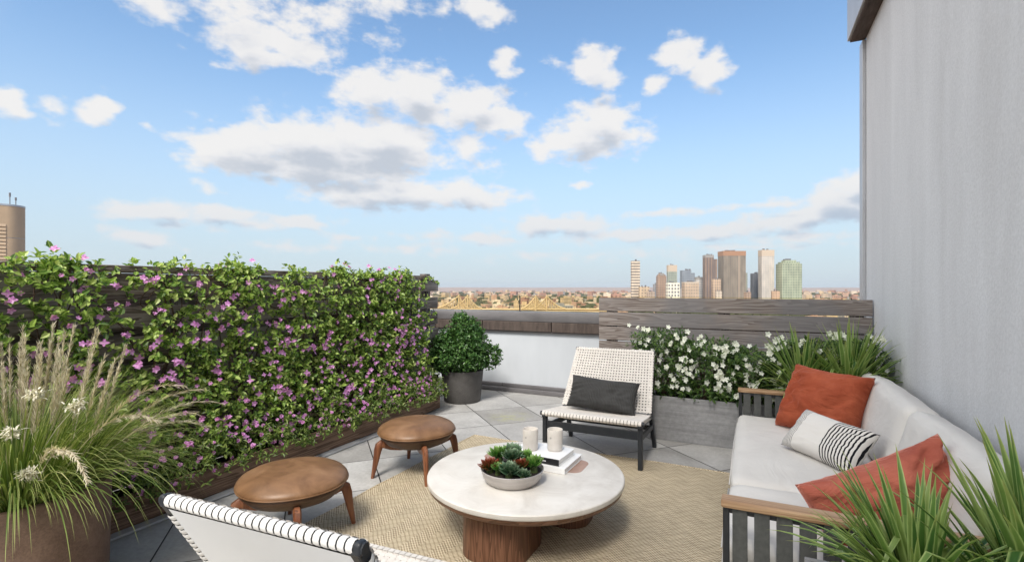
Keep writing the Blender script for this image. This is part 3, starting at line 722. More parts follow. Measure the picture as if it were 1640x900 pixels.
def make_chair(panel=False):
    c = thing('woven_chair', (0, 0, 0), 'x', 'chair', 'woven lounge chairs facing the table')
    # local: faces -Y, origin at centre of seat front on the floor
    fr = MB()
    F = M['charcoal']
    for s in (-1, 1):
        b = MB(); b.bar((s*(W2-.02), .02, 0), (s*(W2-.02), .02, .365), .036, .045, .006); b.build('leg', F, c, world=False)
        b = MB(); b.bar((s*(W2-.025), .66, 0), (s*(W2-.035), .50, .34), .034, .045, .006); b.build('leg', F, c, world=False)
        b = MB(); b.bar((s*(W2-.02), -.02, .352), (s*(W2-.035), .56, .298), .034, .04, .006); b.build('side_rail', F, c, world=False)
        b = MB(); b.bar((s*(W2-.035), .44, .31), (s*(W2-.066), .775, .815), .034, .036, .006); b.build('back_post', F, c, world=False)
        b = MB(); b.bar((s*(W2-.02), .04, .245), (s*(W2-.03), .60, .205), .022, .045, .004); b.build('side_stretcher', F, c, world=False)
    b = MB(); b.tube([(-W2-.012, 0, .362), (W2+.012, 0, .362)], .018, 10); b.build('front_rail', F, c, world=False, smooth=True, ang=50)
    b = MB(); b.bbox(-W2+.036, W2-.036, .01, .032, .235, .30, .003); b.build('front_stretcher', F, c, world=False)
    b = MB(); b.bar((-W2+.05, .60, .18), (W2-.05, .60, .18), .022, .04); b.build('rear_stretcher', F, c, world=False)
    b = MB(); b.tube([(-W2+.04, .772, .812), (W2-.04, .772, .812)], .0145, 10); b.build('top_rail', F, c, world=False, smooth=True, ang=50)
    # seat weave: front (y 0,z .382) to back (y .46, z .315) with sag
    def Ps(u, v):
        hw = W2 - .004 - .018*v
        x = (u-.5)*2*hw; y = -.005 + .475*v
        z = .384 - .058*v - .012*sin(pi*v)*sin(pi*u)
        return Vector((x, y, z)), Vector((0, .12, 1)).normalized()
    b = MB(); weave(b, Ps, 30, 20, .84, .80, .0015); 
    for i in range(30):        # cord wraps round the front rail
        x = (((i+.5)/30)-.5)*2*(W2-.004); w_ = .84*2*W2/30/2
        prof = [(.02, .385), (-.004, .385), (-.018, .376), (-.024, .362), (-.018, .348), (-.004, .340), (.012, .342)]
        vs = [(x+e*w_, y_, z_) for (y_, z_) in prof for e in (-1, 1)]
        b.add(vs, [(2*k, 2*k+1, 2*k+3, 2*k+2) for k in range(len(prof)-1)])
    for i in range(20):        # wraps round the side rails
        v = (i+.5)/20; w_ = .011
        for s in (-1, 1):
            xo = s*(W2 - .004 - .018*v); zc = .384 - .058*v; y = -.005+.475*v
            prof = [(xo-s*.02, zc+.001), (xo+s*.004, zc), (xo+s*.006, zc-.03), (xo-s*.004, zc-.046), (xo-s*.03, zc-.047)]
            vs = [(x_, y+e*w_*.8, z_) for (x_, z_) in prof for e in (-1, 1)]
            b.add(vs, [(2*k, 2*k+1, 2*k+3, 2*k+2) for k in range(len(prof)-1)])
    b.build('woven_seat', M['cord'], c, world=False)
    A0 = Vector((0, .455, .33)); A1 = Vector((0, .775, .815)); dn = Vector((0, -(A1-A0).z, (A1-A0).y)).normalized()
    def Pb(u, v):
        hw = W2 - .012 - .036*v
        p = A0.lerp(A1, v) + dn*(.022 - .014*sin(pi*v)*sin(pi*u)); p.x = (u-.5)*2*hw
        return p, dn
    b = MB(); weave(b, Pb, 30, 22, .60, .58, .0035)
    b.build('woven_back', M['cord'], c, world=False)
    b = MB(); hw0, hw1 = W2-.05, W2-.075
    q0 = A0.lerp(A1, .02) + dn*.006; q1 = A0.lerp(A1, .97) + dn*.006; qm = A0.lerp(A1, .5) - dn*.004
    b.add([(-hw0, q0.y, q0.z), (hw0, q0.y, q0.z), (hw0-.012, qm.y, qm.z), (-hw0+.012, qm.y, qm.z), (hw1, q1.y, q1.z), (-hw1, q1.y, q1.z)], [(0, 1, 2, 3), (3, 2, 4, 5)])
    b.build('gap_shade_sheet', M['charcoal'], c, world=False)  # dark sheet added behind the weave, standing in for shade in its gaps
    b = MB()
    def wrap(cx, cy, cz, axis, hw_, rad):      # band round a rail running along axis
        axis = axis.normalized(); u = axis.cross(Vector((0, .8, .3))).normalized(); v_ = axis.cross(u); vs = []
        for k in range(10):
            a = 2*pi*k/10; o_ = (u*cos(a)+v_*sin(a))*rad
            for e, rr in ((-1, .94), (-.6, 1.), (.6, 1.), (1, .94)):
                vs.append(tuple(Vector((cx, cy, cz)) + o_*rr + axis*(e*hw_)))
        b.add(vs, [(k*4+j, k*4+j+1, ((k+1) % 10)*4+j+1, ((k+1) % 10)*4+j) for k in range(10) for j in range(3)])
    n = 30 if not panel else 27
    for i in range(n):
        x = (((i+.5)/n)-.5)*2*(W2-.066); wrap(x, .772, .812, Vector((1, 0, 0)), (W2-.066)/n*(.72 if not panel else .80), .018)
    dpost = (Vector((W2-.066, .775, .815)) - Vector((W2-.035, .44, .31)))
    for i in range(24):
        s_ = .07 + .86*(i+.5)/24
        for s in (-1, 1):
            p = Vector((s*(W2-.035), .44, .31)) + Vector((s*-.031, dpost.y, dpost.z))*s_
            wrap(p.x, p.y, p.z, Vector((s*-.031, dpost.y, dpost.z)), (.0085 if not panel else .0090), (.0205 if not panel else .0235))
    b.build('cord_wrap', M['cord_white'] if panel else M['cord'], c, world=False, smooth=True, ang=50)
    for s in (-1, 1):
        b = MB(); b.bbox(s*(W2-.056)-.013, s*(W2-.056)+.013, .755, .789, .795, .829, .010, 4); b.build('corner_cap', F, c, world=False, smooth=True)
    if panel:
        b = MB(); vs = []; nu, nv = 16, 16
        for j in range(nv+1):
            for i in range(nu+1):
                v = .02+.955*j/nv; u = i/nu; hw = W2-.040-.03*v
                p = A0.lerp(A1, v) - dn*(.017 - .012*sin(pi*v)*sin(pi*u)); vs.append(((u-.5)*2*hw, p.y, p.z))
        b.add(vs, [(j*(nu+1)+i, j*(nu+1)+i+1, (j+1)*(nu+1)+i+1, (j+1)*(nu+1)+i) for j in range(nv) for i in range(nu)])
        b.build('back_panel', M['back_panel'], c, world=False, smooth=True)
    return c
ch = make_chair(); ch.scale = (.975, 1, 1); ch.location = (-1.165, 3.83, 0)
ch['label'] = 'dark framed chair with off white woven seat and back, holding the dark grey pillow'
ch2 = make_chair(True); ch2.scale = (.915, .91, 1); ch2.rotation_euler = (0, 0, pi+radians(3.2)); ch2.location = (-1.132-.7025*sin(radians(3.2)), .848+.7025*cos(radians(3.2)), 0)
ch2['label'] = 'chair in the foreground seen from behind, white back panel with black striped cord edge'

# ------------------------------------------------------------------ pillows
from mathutils import noise as mn
def pillow(name, w_, h_, t_, matl, loc, xax, up, label, seed=0, wr=.012, group=None):
    n, m_ = 40, 32; b = MB(); vs = []
    for side in (1, -1):
        for j in range(m_+1):
            for i in range(n+1):
                u = -1+2*i/n; v = -1+2*j/m_
                px = u*w_/2*(1 - .07*(1-abs(v))*0 - .06*(1-v*v)*abs(u)**2); py = v*h_/2*(1 - .09*(1-u*u)*abs(v)**2)
                e = max(0, (1-abs(u)**2.6))**.46*max(0, (1-abs(v)**2.6))**.46
                z = side*t_/2*e
                q_ = Vector((u*1.6+seed, v*1.4, side*2.))
                z += side*e**.5*wr*(.7*(1-abs(mn.noise(Vector((u*1.8+v*1.2+seed, (v-u*.6)*3.4, side)))*2.4))*(abs(u)+.25) + mn.noise(q_*1.3) + .5*abs(mn.noise(Vector((u*3+seed, v*5, 4)))) )
                rdl = (1-e)*wr*.5*mn.noise(Vector((u*6, v*6, seed)))
                vs.append((px, py, z+rdl))
    N = (n+1)*(m_+1); fs = []
    for j in range(m_):
        for i in range(n):
            a = j*(n+1)+i; fs.append((a, a+1, a+n+2, a+n+1)); fs.append((N+a+n+1, N+a+n+2, N+a+1, N+a))
    # weld borders
    for j in range(m_+1):
        for i in range(n+1):
            if i in (0, n) or j in (0, m_): vs[N+j*(n+1)+i] = vs[j*(n+1)+i]
    b.add(vs, fs)
    X = Vector(xax).normalized(); U = Vector(up); Z = X.cross(U).normalized(); Y = Z.cross(X)
    o = b.build(name, matl, origin=None, smooth=True)
    Mx = Matrix((X, Y, Z)).transposed().to_4x4(); Mx.translation = Vector(loc); o.matrix_world = Mx
    bm = bmesh.new(); bm.from_mesh(o.data); bmesh.ops.remove_doubles(bm, verts=bm.verts, dist=1e-5); bm.to_mesh(o.data); bm.free()
    return tag(o, label, 'pillow', group)
pillow('lumbar_pillow', .60, .29, .16, M['grey_velvet'], (-1.17, 4.215, .475), (1, 0, -.05), (0, .50, .85), 'dark grey rectangular velvet pillow leaning on the woven chair', 3, .02)

# ------------------------------------------------------------------ sofa
sf = thing('outdoor_sofa', (.42, 3.35, 0), 'light grey cushioned sofa with teak arm tops and dark strap sides by the stucco wall', 'sofa')
YN, YF = 2.15, 4.60; XF, XB = -.11, .93
def arm(y0, y1):
    b = MB()
    for x in (XF+.012, XB-.02): b.bbox(x-.012, x+.012, y0+.006, y1-.006, 0, .53, .003)
    b.bbox(XF+.024, XB-.032, y0+.010, y1-.010, .505, .528, .003); b.bbox(XF+.024, XB-.032, y0+.01, y1-.01, .13, .155, .003)
    a = b.build('arm_frame', M['sofa_frame'], sf)
    b = MB(); b.bbox(XF-.006, XB-.005, y0-.015, y1+.015, .532, .562, .007, 3); b.build('arm_cap', M['teak'], a, smooth=True, ang=40)
    x = XF+.035
    while x < XB-.07:
        b = MB(); b.bbox(x, x+.054, y0+.001, y1-.001, .125, .5315, .003); b.build('strap', M['strap'], a); x += .0775
arm(YN, YN+.045); arm(YF-.045, YF)
b = MB(); b.bbox(XF+.02, XB-.02, YN+.05, YF-.05, .14, .20, .006); b.bbox(XB-.035, XB-.005, YN+.05, YF-.05, .20, .66, .005); b.build('base_frame', M['sofa_frame'], sf)
def soft(x0, x1, y0, y1, z0, z1, r_, puff, seed, rot=None, piv=None, cuts=14):
    bm = bmesh.new(); bmesh.ops.create_cube(bm, size=1)
    bmesh.ops.subdivide_edges(bm, edges=bm.edges[:], cuts=cuts, use_grid_fill=True)
    cx, cy, cz = (x0+x1)/2, (y0+y1)/2, (z0+z1)/2; hx, hy, hz = (x1-x0)/2, (y1-y0)/2, (z1-z0)/2
    for v in bm.verts:
        u = v.co*2
        p = Vector((u.x*hx, u.y*hy, u.z*hz))
        # round the edges
        q_ = Vector((max(-(hx-r_), min(hx-r_, p.x)), max(-(hy-r_), min(hy-r_, p.y)), max(-(hz-r_), min(hz-r_, p.z))))
        d = p-q_
        if d.length > 1e-6: p = q_ + d.normalized()*min(r_, d.length if d.length < r_ else r_)
        k = [puff*(1-u.y**2)*(1-u.z**2), puff*.4*(1-u.x**2)*(1-u.z**2), puff*(1-u.x**2)*(1-u.y**2)]
        p.x += (u.x)*k[0]*.6; p.z += u.z*k[2]
        p += Vector((1, .3, 1))*mn.noise(Vector((p.x*5+seed, p.y*4, p.z*5)))*.007
        v.co = p + Vector((cx, cy, cz))
    if rot:
        Mm = Matrix.Translation(piv) @ Euler(rot).to_matrix().to_4x4() @ Matrix.Translation(-Vector(piv)); bmesh.ops.transform(bm, matrix=Mm, verts=bm.verts)
    b = MB(); b.bm(bm); return b
soft(XF-.005, .66, YN+.06, 2.93, .20, .362, .045, .012, 1).build('seat_cushion', M['sofa_cloth'], sf, smooth=True)
soft(XF-.005, .66, 2.935, YF-.055, .20, .362, .045, .014, 5, cuts=20).build('seat_cushion', M['sofa_cloth'], sf, smooth=True)
for (y0, y1) in ((YN+.085, 2.90), (2.965, YF-.08)):
    b = MB()
    for zz in (.328, .235): b.tube([(XF-.0085, y0, zz), (XF-.012, (y0+y1)/2, zz), (XF-.0085, y1, zz)], .0035, 6)
    b.build('seat_piping', M['piping'], sf, smooth=True)
for k, (y0, y1) in enumerate(((YN+.06, 3.25), (3.26, YF-.07))):
    soft(.62, .80, y0, y1, .34, .77, .055, .016, 9+k*7, (0, radians(14), 0), (.7, 0, .34), 18).build('back_cushion', M['sofa_cloth'], sf, smooth=True)
pillow('throw_pillow', .55, .50, .26, M['rust_velvet'], (.44, 4.13, .585), (.80, -.62, -.04), (.22, .40, .9), 'large rust red velvet pillow against the far arm of the sofa', 11, .026)
pillow('throw_pillow', .50, .29, .15, M['striped'], (.395, 3.50, .49), (.62, -.74, -.05), (.52, .38, .72), 'white rectangular pillow with black curved stripes on the sofa', 17, .010)
pillow('throw_pillow', .60, .50, .26, M['rust_velvet2'], (.53, 2.53, .45), (.86, .26, .40), (-.40, .05, .85), 'coral red velvet pillow behind the near arm of the sofa, partly hidden by strap leaves', 23, .05)

# ------------------------------------------------------------------ pots and planters
late = []
def pot(name, c, prof, m_, label, soilr, soilz, cat='pot'):
    o = thing(name, c, label, cat)
    b = MB(); b.lathe(prof, c, 64); b.build('shell', m_, o, smooth=True, ang=50)
    b = MB(); b.lathe([(0, soilz-.02), (soilr, soilz-.02), (soilr, soilz), (0, soilz+.01)], c, 32); b.build('soil', M['soil'], o)
    return o
GP = (-2.93, 1.03, 0)
pot('clay_pot', GP, [(0, 0), (.315, 0), (.322, .01), (.335, .51), (.33, .515), (.30, .515), (.295, .45), (0, .45)], M['corten'], 'large mottled brown cylindrical pot with tall grass at the bottom left corner', .297, .47)
BP = (-3.245, 5.30, 0)
for (a0, a1, ty, dd, cc, lb_) in [(1036, 1048, 467, 2450, (.36, .28, .22), 'small tan block low between the banded tower and the brown tower'),
    (1085, 1093, 462, 2750, (.28, .26, .25), 'narrow grey block between the white gridded block and the tan block'), (1126, 1131, 456, 3100, (.30, .24, .2), 'thin brown block left of the ribbed tower'),
    (1146, 1156, 466, 2450, (.44, .37, .30), 'cream low block at the foot of the widest tower'), (1192, 1202, 468, 2600, (.33, .24, .18), 'brown low block between the widest tower and the dark blue tower'),
    (1236, 1248, 466, 2500, (.42, .29, .2), 'orange tan low block between the silvery tower and the green glass tower'), (1046, 1053, 455, 3200, (.24, .24, .25), 'thin dark grey block left of the brown tower'),
    (1150, 1158, 438, 3200, (.21, .2, .2), 'dark tower half hidden behind the left edge of the widest tower')]:
    late.append((a0, a1, ty, dd, cc, lb_))
pot('concrete_pot', BP, [(0, 0), (.21, 0), (.225, .012), (.262, .385), (.255, .39), (.232, .388), (.225, .33), (0, .33)], M['concrete'], 'dark grey round concrete pot holding the rounded green bush', .226, .345)
gp_ = thing('grey_planter', (.05, 4.97, 0), 'long grey grained planter box with white flowers behind the sofa arm', 'planter')
b = MB()
b.bbox(-.865, .965, 4.73, 4.75, 0, .40, .003); b.bbox(-.865, .965, 5.19, 5.21, 0, .40, .003)
b.bbox(-.865, -.845, 4.751, 5.189, 0, .399, .003); b.bbox(.945, .965, 4.751, 5.189, 0, .399, .003); b.build('panel', M['grey_planter'], gp_)
b = MB(); b.box(-.844, .944, 4.751, 5.189, .02, .36); b.build('soil', M['soil'], gp_)
sp_p = thing('strap_leaf_planter', (.52, 1.8, 0), 'grey planter box holding the long striped leaves in front of the sofa arm', 'planter')
b = MB()
b.bbox(.16, .93, 1.60, 1.62, 0, .46, .003); b.bbox(.16, .93, 2.0, 2.02, 0, .46, .003); b.bbox(.16, .18, 1.621, 1.999, 0, .459, .003); b.bbox(.91, .93, 1.621, 1.999, 0, .459, .003)
b.build('panel', M['grey_planter'], sp_p)
b = MB(); b.box(.181, .909, 1.621, 1.999, .02, .42); b.build('soil', M['soil'], sp_p)

# ------------------------------------------------------------------ plants
def strap_plant(loc, n, Lr, W, label, group, seed, bias=(0, 0), elev=(25, 85)):
    global R
    R = random.Random(seed)
    o = thing('strap_leaf_plant', loc, label, 'plant', group)
    b = MB(); c = Vector(loc)
    for k in range(n):
        a = R.uniform(0, 2*pi); e = radians(R.uniform(*elev)); L = R.uniform(*Lr)*(.75 + .35*sin(e))
        d = Vector((cos(a)*cos(e)+bias[0]*.3, sin(a)*cos(e)+bias[1]*.3, sin(e)))
        p = c + Vector((cos(a), sin(a), 0))*R.uniform(0, .045) + Vector((0, 0, R.uniform(-.01, .02)))
        b.blade(p, d, L, W*R.uniform(.7, 1.15), R.uniform(1.0, 4.2)*(1.15-sin(e)*.8)/max(.35, L*2), 9, .45, 1., kink=(R.uniform(.5, .8) if R.random() < .12 else None))
    b.build('leaves', M['spider'], o, smooth=True); return o
strap_plant((.42, 1.80, .48), 240, (.22, .41), .032, 'striped strap leaf plant in the foreground, left one before the coral pillow', 'strap leaf plants', 31, (-.35, 0), (5, 80))
strap_plant((.70, 1.80, .44), 100, (.34, .55), .046, 'tall upright striped strap leaf plant at the bottom right corner', 'strap leaf plants', 33, (0, 0), (45, 90))
strap_plant((.36, 4.68, .50), 150, (.38, .58), .044, 'arching strap leaf plant among the white flowers, left of the taller one', 'strap leaf plants', 35)
strap_plant((.68, 4.68, .52), 140, (.42, .62), .046, 'taller strap leaf plant above the rust pillow beside the stucco wall', 'strap leaf plants', 37, (0, 0), (40, 88))

def flower_mesh(name, n, L, W, m_, elev=25, double=False, cut=.2):
    b = MB()
    for ring in range(2 if double else 1):
        for k in range(n):
            a = 2*pi*k/n + ring*.6 + R.uniform(-.12, .12); e = radians(elev + ring*30 + R.uniform(-10, 10))
            d = Vector((cos(a)*cos(e), sin(a)*cos(e), sin(e))); u = Vector((0, 0, 1)) - d*d.z
            b.leaf(Vector((0, 0, 0)), d, u, L*(1-.25*ring)*R.uniform(.9, 1.1), W, .12, .15)
    return b.mesh(name, m_, smooth=True)
pf = [flower_mesh('vine_flower', 5, .021, .016, M['petal'], 15), flower_mesh('vine_flower', 6, .019, .013, M['petal'], 30, True), flower_mesh('vine_flower', 4, .023, .015, M['petal'], 5)]
pom = [flower_mesh('pom_flower', 7, .016, .014, M['petal'], 25, True), flower_mesh('pom_flower', 8, .017, .013, M['petal'], 10, True)]
wf = [flower_mesh('white_flower', 5, .026, .023, M['petal_white'], 12, True), flower_mesh('white_flower', 5, .028, .022, M['petal_white'], 25)]
def face_rot(d): return d.to_track_quat('Z', 'Y').to_euler()
from mathutils import Quaternion

R = random.Random(101)
def cluster(b, p, out, n, spread, L, W, sprd=1.0):
    """a sprig: leaves round a short twig, mostly facing out"""
    tw = (out + rv(.8)).normalized()
    for k in range(n):
        q_ = p + tw*R.uniform(0, spread) + rv(R.uniform(0, spread*.35))
        d = (tw*.5 + rv(1.) + Vector((0, 0, .1))).normalized()
        nr = (out*1.1 + Vector((0, 0, .9)) + rv(.55)).normalized()
        s_ = R.uniform(.6, 1.2)
        b.leaf(q_, d, nr, L*s_, W*s_, .2, R.uniform(0, .3))
vy = [.95, 1.42, 1.95, 2.46, 2.98, 3.48, 3.96, 4.38]
vlab = ['pink flowering vine on the fence at the left image edge, behind the tall grass', 'tallest pink flowering vine near the left end of the fence, rising above its top rail', 'pink flowering vine on the bare dark boards, third from the left', 'bushy pink flowering vine, fourth from the left on the fence', 'pink flowering vine at the middle of the fence behind the near stool', 'dense pink flowering vine left of the farther stool, sixth from the left', 'dense pink flowering vine behind the farther stool, second from the fence end', 'pink flowering vine at the fence end beside the dark concrete pot']
OUT = Vector((1, -.15, .12)).normalized()
for iv, y0 in enumerate(vy):
    big = iv % 2 == 1 or iv > 5
    o = thing('flowering_vine', (-3.37, y0, .17), vlab[iv], 'vine', 'pink flowering vines on the fence')
    lb = MB(); sb = MB(); fl = []
    # main stems
    paths = []
    for k in range(6):
        pts = []; x, y, z = -3.38, y0+R.uniform(-.05, .05), .17; yt = y0 + R.uniform(-.42, .42) if k > 1 else y0 + R.uniform(-.06, .06)
        zt_ = (1.50 if k < 4 else R.uniform(.9, 1.4)); n = 14; w1, w2 = R.uniform(4, 9), R.uniform(0, 6)
        for i in range(n+1):
            s_ = i/n
            pts.append(Vector((-3.40 - .06*s_ + .02*sin(w1*s_+w2), y + (yt-y)*s_**1.5 + .05*sin(w1*s_*1.3+w2), z + (zt_-z)*s_)))
        if k > 1:
            e = pts[-1]; sg = 1 if yt > y0 else -1
            pts += [e + Vector((.01, sg*.07, .03)), e + Vector((.02, sg*.16, .02)), e + Vector((.02, sg*.25, -.05))]
        paths.append(pts); sb.tube(pts, [(.011 if k < 2 else .006)*(1-.6*i/len(pts)) for i in range(len(pts))], 5)
    for k in range(3):   # loose loops
        c = Vector((-3.44, y0+R.uniform(-.2, .2), R.uniform(.9, 1.35))); r_ = R.uniform(.05, .12)
        sb.tube([c + Vector((.02*sin(3*a), r_*cos(a)*1.4, r_*sin(a))) for a in [i*.5+k for i in range(10)]], .004, 4)
    sb.build('stem', M['bark'], o)
    # sprigs
    nsp = 380 if iv > 3 else 330
    for k in range(nsp):
        while True:
            z = R.uniform(.22, 1.54); dy = R.gauss(0, .22) if z > .95 else R.uniform(-.36, .36)
            if z < .85: ok = 1.
            elif z < 1.42:
                ok = math.exp(-(dy/.15)**2)*1. + (.55 if iv > 3 else .26) + (.25 if z < 1.02 else 0)
            else: ok = math.exp(-(dy/.15)**2)*(1.0) + (.22 if z < 1.5 else 0.0)
            if R.random() < ok: break
        dep = R.random()
        x = -3.47 + .13*dep + (.06*(1-z/.9) if z < .9 else 0)
        if z > 1.46: x = -3.52 + .14*dep
        cluster(lb, Vector((x, y0+dy, z)), OUT, R.choice((6, 8, 10)), .06, .040, .024)
    if big:
        for k in range(34):
            dy = R.gauss(0, .10); z = 1.47 + abs(R.gauss(0, .045))*(1.15 - min(1, abs(dy)/.25))
            cluster(lb, Vector((-3.5+R.uniform(-.06, .08), y0+dy, z)), Vector((.3, 0, 1)), 8, .06, .042, .026)
    else:
        for k in range(6):
            dy = R.gauss(0, .12); cluster(lb, Vector((-3.5+R.uniform(-.03, .08), y0+dy, 1.51+R.uniform(0, .045))), Vector((.3, 0, 1)), 6, .05, .04, .025)
    for pts in paths:
        for p in pts[3:]:
            if R.random() < .75: cluster(lb, p + Vector((.03, 0, 0)), OUT, 7, .05, .038, .023)
    lb.build('foliage', M['vine_leaf'], o)
    dens = 70 if iv < 3 else 92
    for k in range(dens):
        z = R.choice((R.uniform(.35, 1.0), R.uniform(.35, 1.0), R.uniform(.8, 1.5))); dy = R.uniform(-.27, .27)
        x = -3.31 + (.05*(1-z/.9) if z < .9 else 0) + R.uniform(-.02, .02)
        if z > 1.3: x -= .05
        cl = R.choice((1, 1, 2, 3))
        for c_ in range(cl):
            d = (OUT + rv(.55)).normalized(); eu = face_rot(d)
            if len([1 for q_ in fl]) >= 96: break
            fl.append(inst('flower', R.choice(pf), o, (x+.37+3.0+R.uniform(-.01, .01), dy+R.uniform(-.03, .03), z-.17+R.uniform(-.03, .03)), eu, R.uniform(.75, 1.25)))
    if big:
        for k in range(3): fl.append(inst('flower', pf[0], o, (-.10, R.uniform(-.2, .2), 1.58-.17+R.uniform(-.03, .04)), face_rot((Vector((.6, -.3, .7))+rv(.3)).normalized()), 1.2))

# low border shrubs in the planter, spilling over its edge
for ib, y0 in enumerate([1.55, 2.1, 2.65, 3.2, 3.75, 4.25, 4.62]):
    names_ = ['beside the tall grass at the left of the planter', 'just right of the tall grass, above the chair corner', 'in the planter behind the nearer stool', 'in the planter between the two stools', 'in the planter behind the farther stool', 'in the planter just right of the farther stool', 'at the planter end beside the concrete pot']
    o = thing('border_shrub', (-3.33, y0, .18), 'low shrub with pink pom flowers ' + names_[ib], 'shrub', 'low flowering shrubs in the wooden planter')
    lb = MB()
    for k in range(210):
        a = R.uniform(0, 2*pi); rr = sqrt(R.random()); dy = rr*sin(a)*.33
        if ib == 6: dy = max(-.3, min(.18, dy))
        h = .30*(1-rr*rr)*R.uniform(.3, 1.) 
        x = -3.31 + rr*cos(a)*.12 + (.05 if cos(a) > .3 else 0)
        z = .19 + h - (.03 if x > -3.25 else 0)
        cluster(lb, Vector((x, y0+dy, z)), Vector((.7, -.2, .8)), 8, .05, .034, .012)
    lb.build('foliage', M['low_leaf'], o)
    sb = MB()
    for k in range(8): sb.tube([(-3.33, y0, .17), (-3.33+R.uniform(-.05, .05), y0+R.uniform(-.15, .15), .28), (-3.30+R.uniform(-.08, .1), y0+R.uniform(-.3, .2), .36)], .003, 4)
    sb.build('stem', M['bark'], o)
    for k in range(30):
        x = -3.2 + R.uniform(-.04, .035); z = .22 + R.uniform(-.03, .2); x -= max(0, (z-.28))*.35
        dy = R.uniform(-.28, .28) if ib < 6 else R.uniform(-.28, .15)
        inst('flower', R.choice(pom), o, (x+3.33, dy, z-.18), face_rot((Vector((.9, -.3, .5))+rv(.4)).normalized()), R.uniform(.8, 1.25))

# rounded bush in the concrete pot
R = random.Random(55)
o = thing('leafy_bush', (BP[0], BP[1], .34), 'rounded dark green bush with small glossy leaves in the concrete pot', 'bush')
lb = MB(); sb = MB()
lobes = [((0, 0, .30), .34, .29), ((-.10, -.1, .26), .30, .24), ((.05, .0, .50), .20, .20), ((.26, .10, .20), .17, .14), ((-.22, .02, .22), .24, .2), ((.1, -.12, .25), .26, .22), ((-.02, 0, .60), .12, .13)]
for (c, rr, hh) in lobes:
    cc = Vector(BP) + Vector((0, 0, .34)) + Vector((c[0]*CT, c[0]*ST+c[1], c[2]))
    sb.tube([Vector(BP)+Vector((0, 0, .33)), cc*.5+Vector(BP)*.5+Vector((0, 0, .2)), cc], [.012, .008, .003], 5)
    for k in range(int(900*rr*rr/.09)):
        d = rv(1); s_ = R.uniform(.35, 1)**.5*(1+.1*mn.noise(d*3+Vector(c)))
        p = cc + Vector((d.x*rr*s_, d.y*rr*s_, d.z*hh*s_))
        if p.z < .34: continue
        cluster(lb, p, (d+Vector((0, 0, .5))).normalized(), 6, .04, .034, .02)
lb.build('foliage', M['bush_leaf'], o); sb.build('stem', M['bark'], o)

# white flowering shrubs in the grey planter
R = random.Random(77)
for iw, (x0, hh, sp, lb_) in enumerate([(-.80, .60, .30, 'white flowering shrub at the left end of the grey planter, behind the woven chair'), (-.42, .52, .30, 'white flowering shrub right of the woven chair, second from the left in the grey planter'),
                              (-.02, .47, .30, 'white flowering shrub in the middle of the grey planter, above the far sofa arm'), (.38, .56, .27, 'tall white flowering shrub behind the strap leaf plants in the grey planter'), (.74, .58, .2, 'white flowering shrub at the wall end of the grey planter')]):
    o = thing('white_flowering_shrub', (x0, 4.97, .36), lb_, 'shrub', 'white flowering shrubs in the grey planter')
    lb = MB(); sb = MB()
    for k in range(10):
        e = Vector((x0+R.uniform(-.25, .25), 4.97+R.uniform(-.2, .15), .36+hh*R.uniform(.7, 1.)))
        sb.tube([(x0+R.uniform(-.05, .05), 4.97, .35), ((x0+e.x)/2, 4.97, .55), e], [.007, .005, .003], 5)
        for j in range(9): cluster(lb, e+Vector((R.gauss(0, .05), R.gauss(0, .04), R.uniform(-.1, .02))), Vector((0, -.3, 1)), 7, .06, .038, .014)
    for k in range(430):
        a = R.uniform(0, 2*pi); rr = R.random()**.5; z = .36 + hh*R.random()
        wd = sp*(1.15 - .45*((z-.36)/hh)**3)
        p = Vector((x0+rr*cos(a)*wd, 4.95+rr*sin(a)*.25, z))
        p.x = min(p.x, .95)
        if p.y < 4.74 and p.z < .42: p.y = 4.76
        cluster(lb, p, Vector((cos(a)*.5, -.8, .5)), 8, .06, .042, .016)
    lb.build('foliage', M['white_leaf'], o); sb.build('stem', M['bark'], o)
    for k in range(58):
        z = .44 + (hh)*R.random()**.8; dx = R.uniform(-1, 1)*sp*1.0
        px = min(x0+dx, .95)
        y = 4.97 - .25 + R.uniform(-.03, .05) + (max(0, z-.75))*.35
        inst('flower', R.choice(wf), o, (px-x0, y-4.97, z-.36), face_rot((Vector((-.2, -1, .4))+rv(.5)).normalized()), R.uniform(.8, 1.15))

# fountain grass
R = random.Random(91)
GC = Vector((GP[0], GP[1], .47))
o = thing('fountain_grass', tuple(GC), 'tall fountain grass with feathery beige plumes in the brown pot', 'grass')
b = MB()
for k in range(2300):
    a = R.uniform(0, 2*pi); rr = R.random()**.5; e = radians(R.uniform(52, 89) - rr*18)
    d = Vector((cos(a)*cos(e), sin(a)*cos(e), sin(e)))
    b.blade(GC + Vector((cos(a), sin(a), 0))*.25*rr, d, R.uniform(.33, .66), R.uniform(.0035, .0075), R.uniform(.8, 3.2)*(.6+rr*.8), 8, .3, 1.)
for k in range(120):     # long arching outer blades
    a = R.uniform(0, 2*pi); e = radians(R.uniform(40, 68)); d = Vector((cos(a)*cos(e), sin(a)*cos(e), sin(e)))
    b.blade(GC + Vector((cos(a), sin(a), 0))*.2, d, R.uniform(.5, .75), R.uniform(.005, .009), R.uniform(2.6, 4.4), 10, .3, 1.)
b.build('blades', M['grass_green'], o, smooth=True)
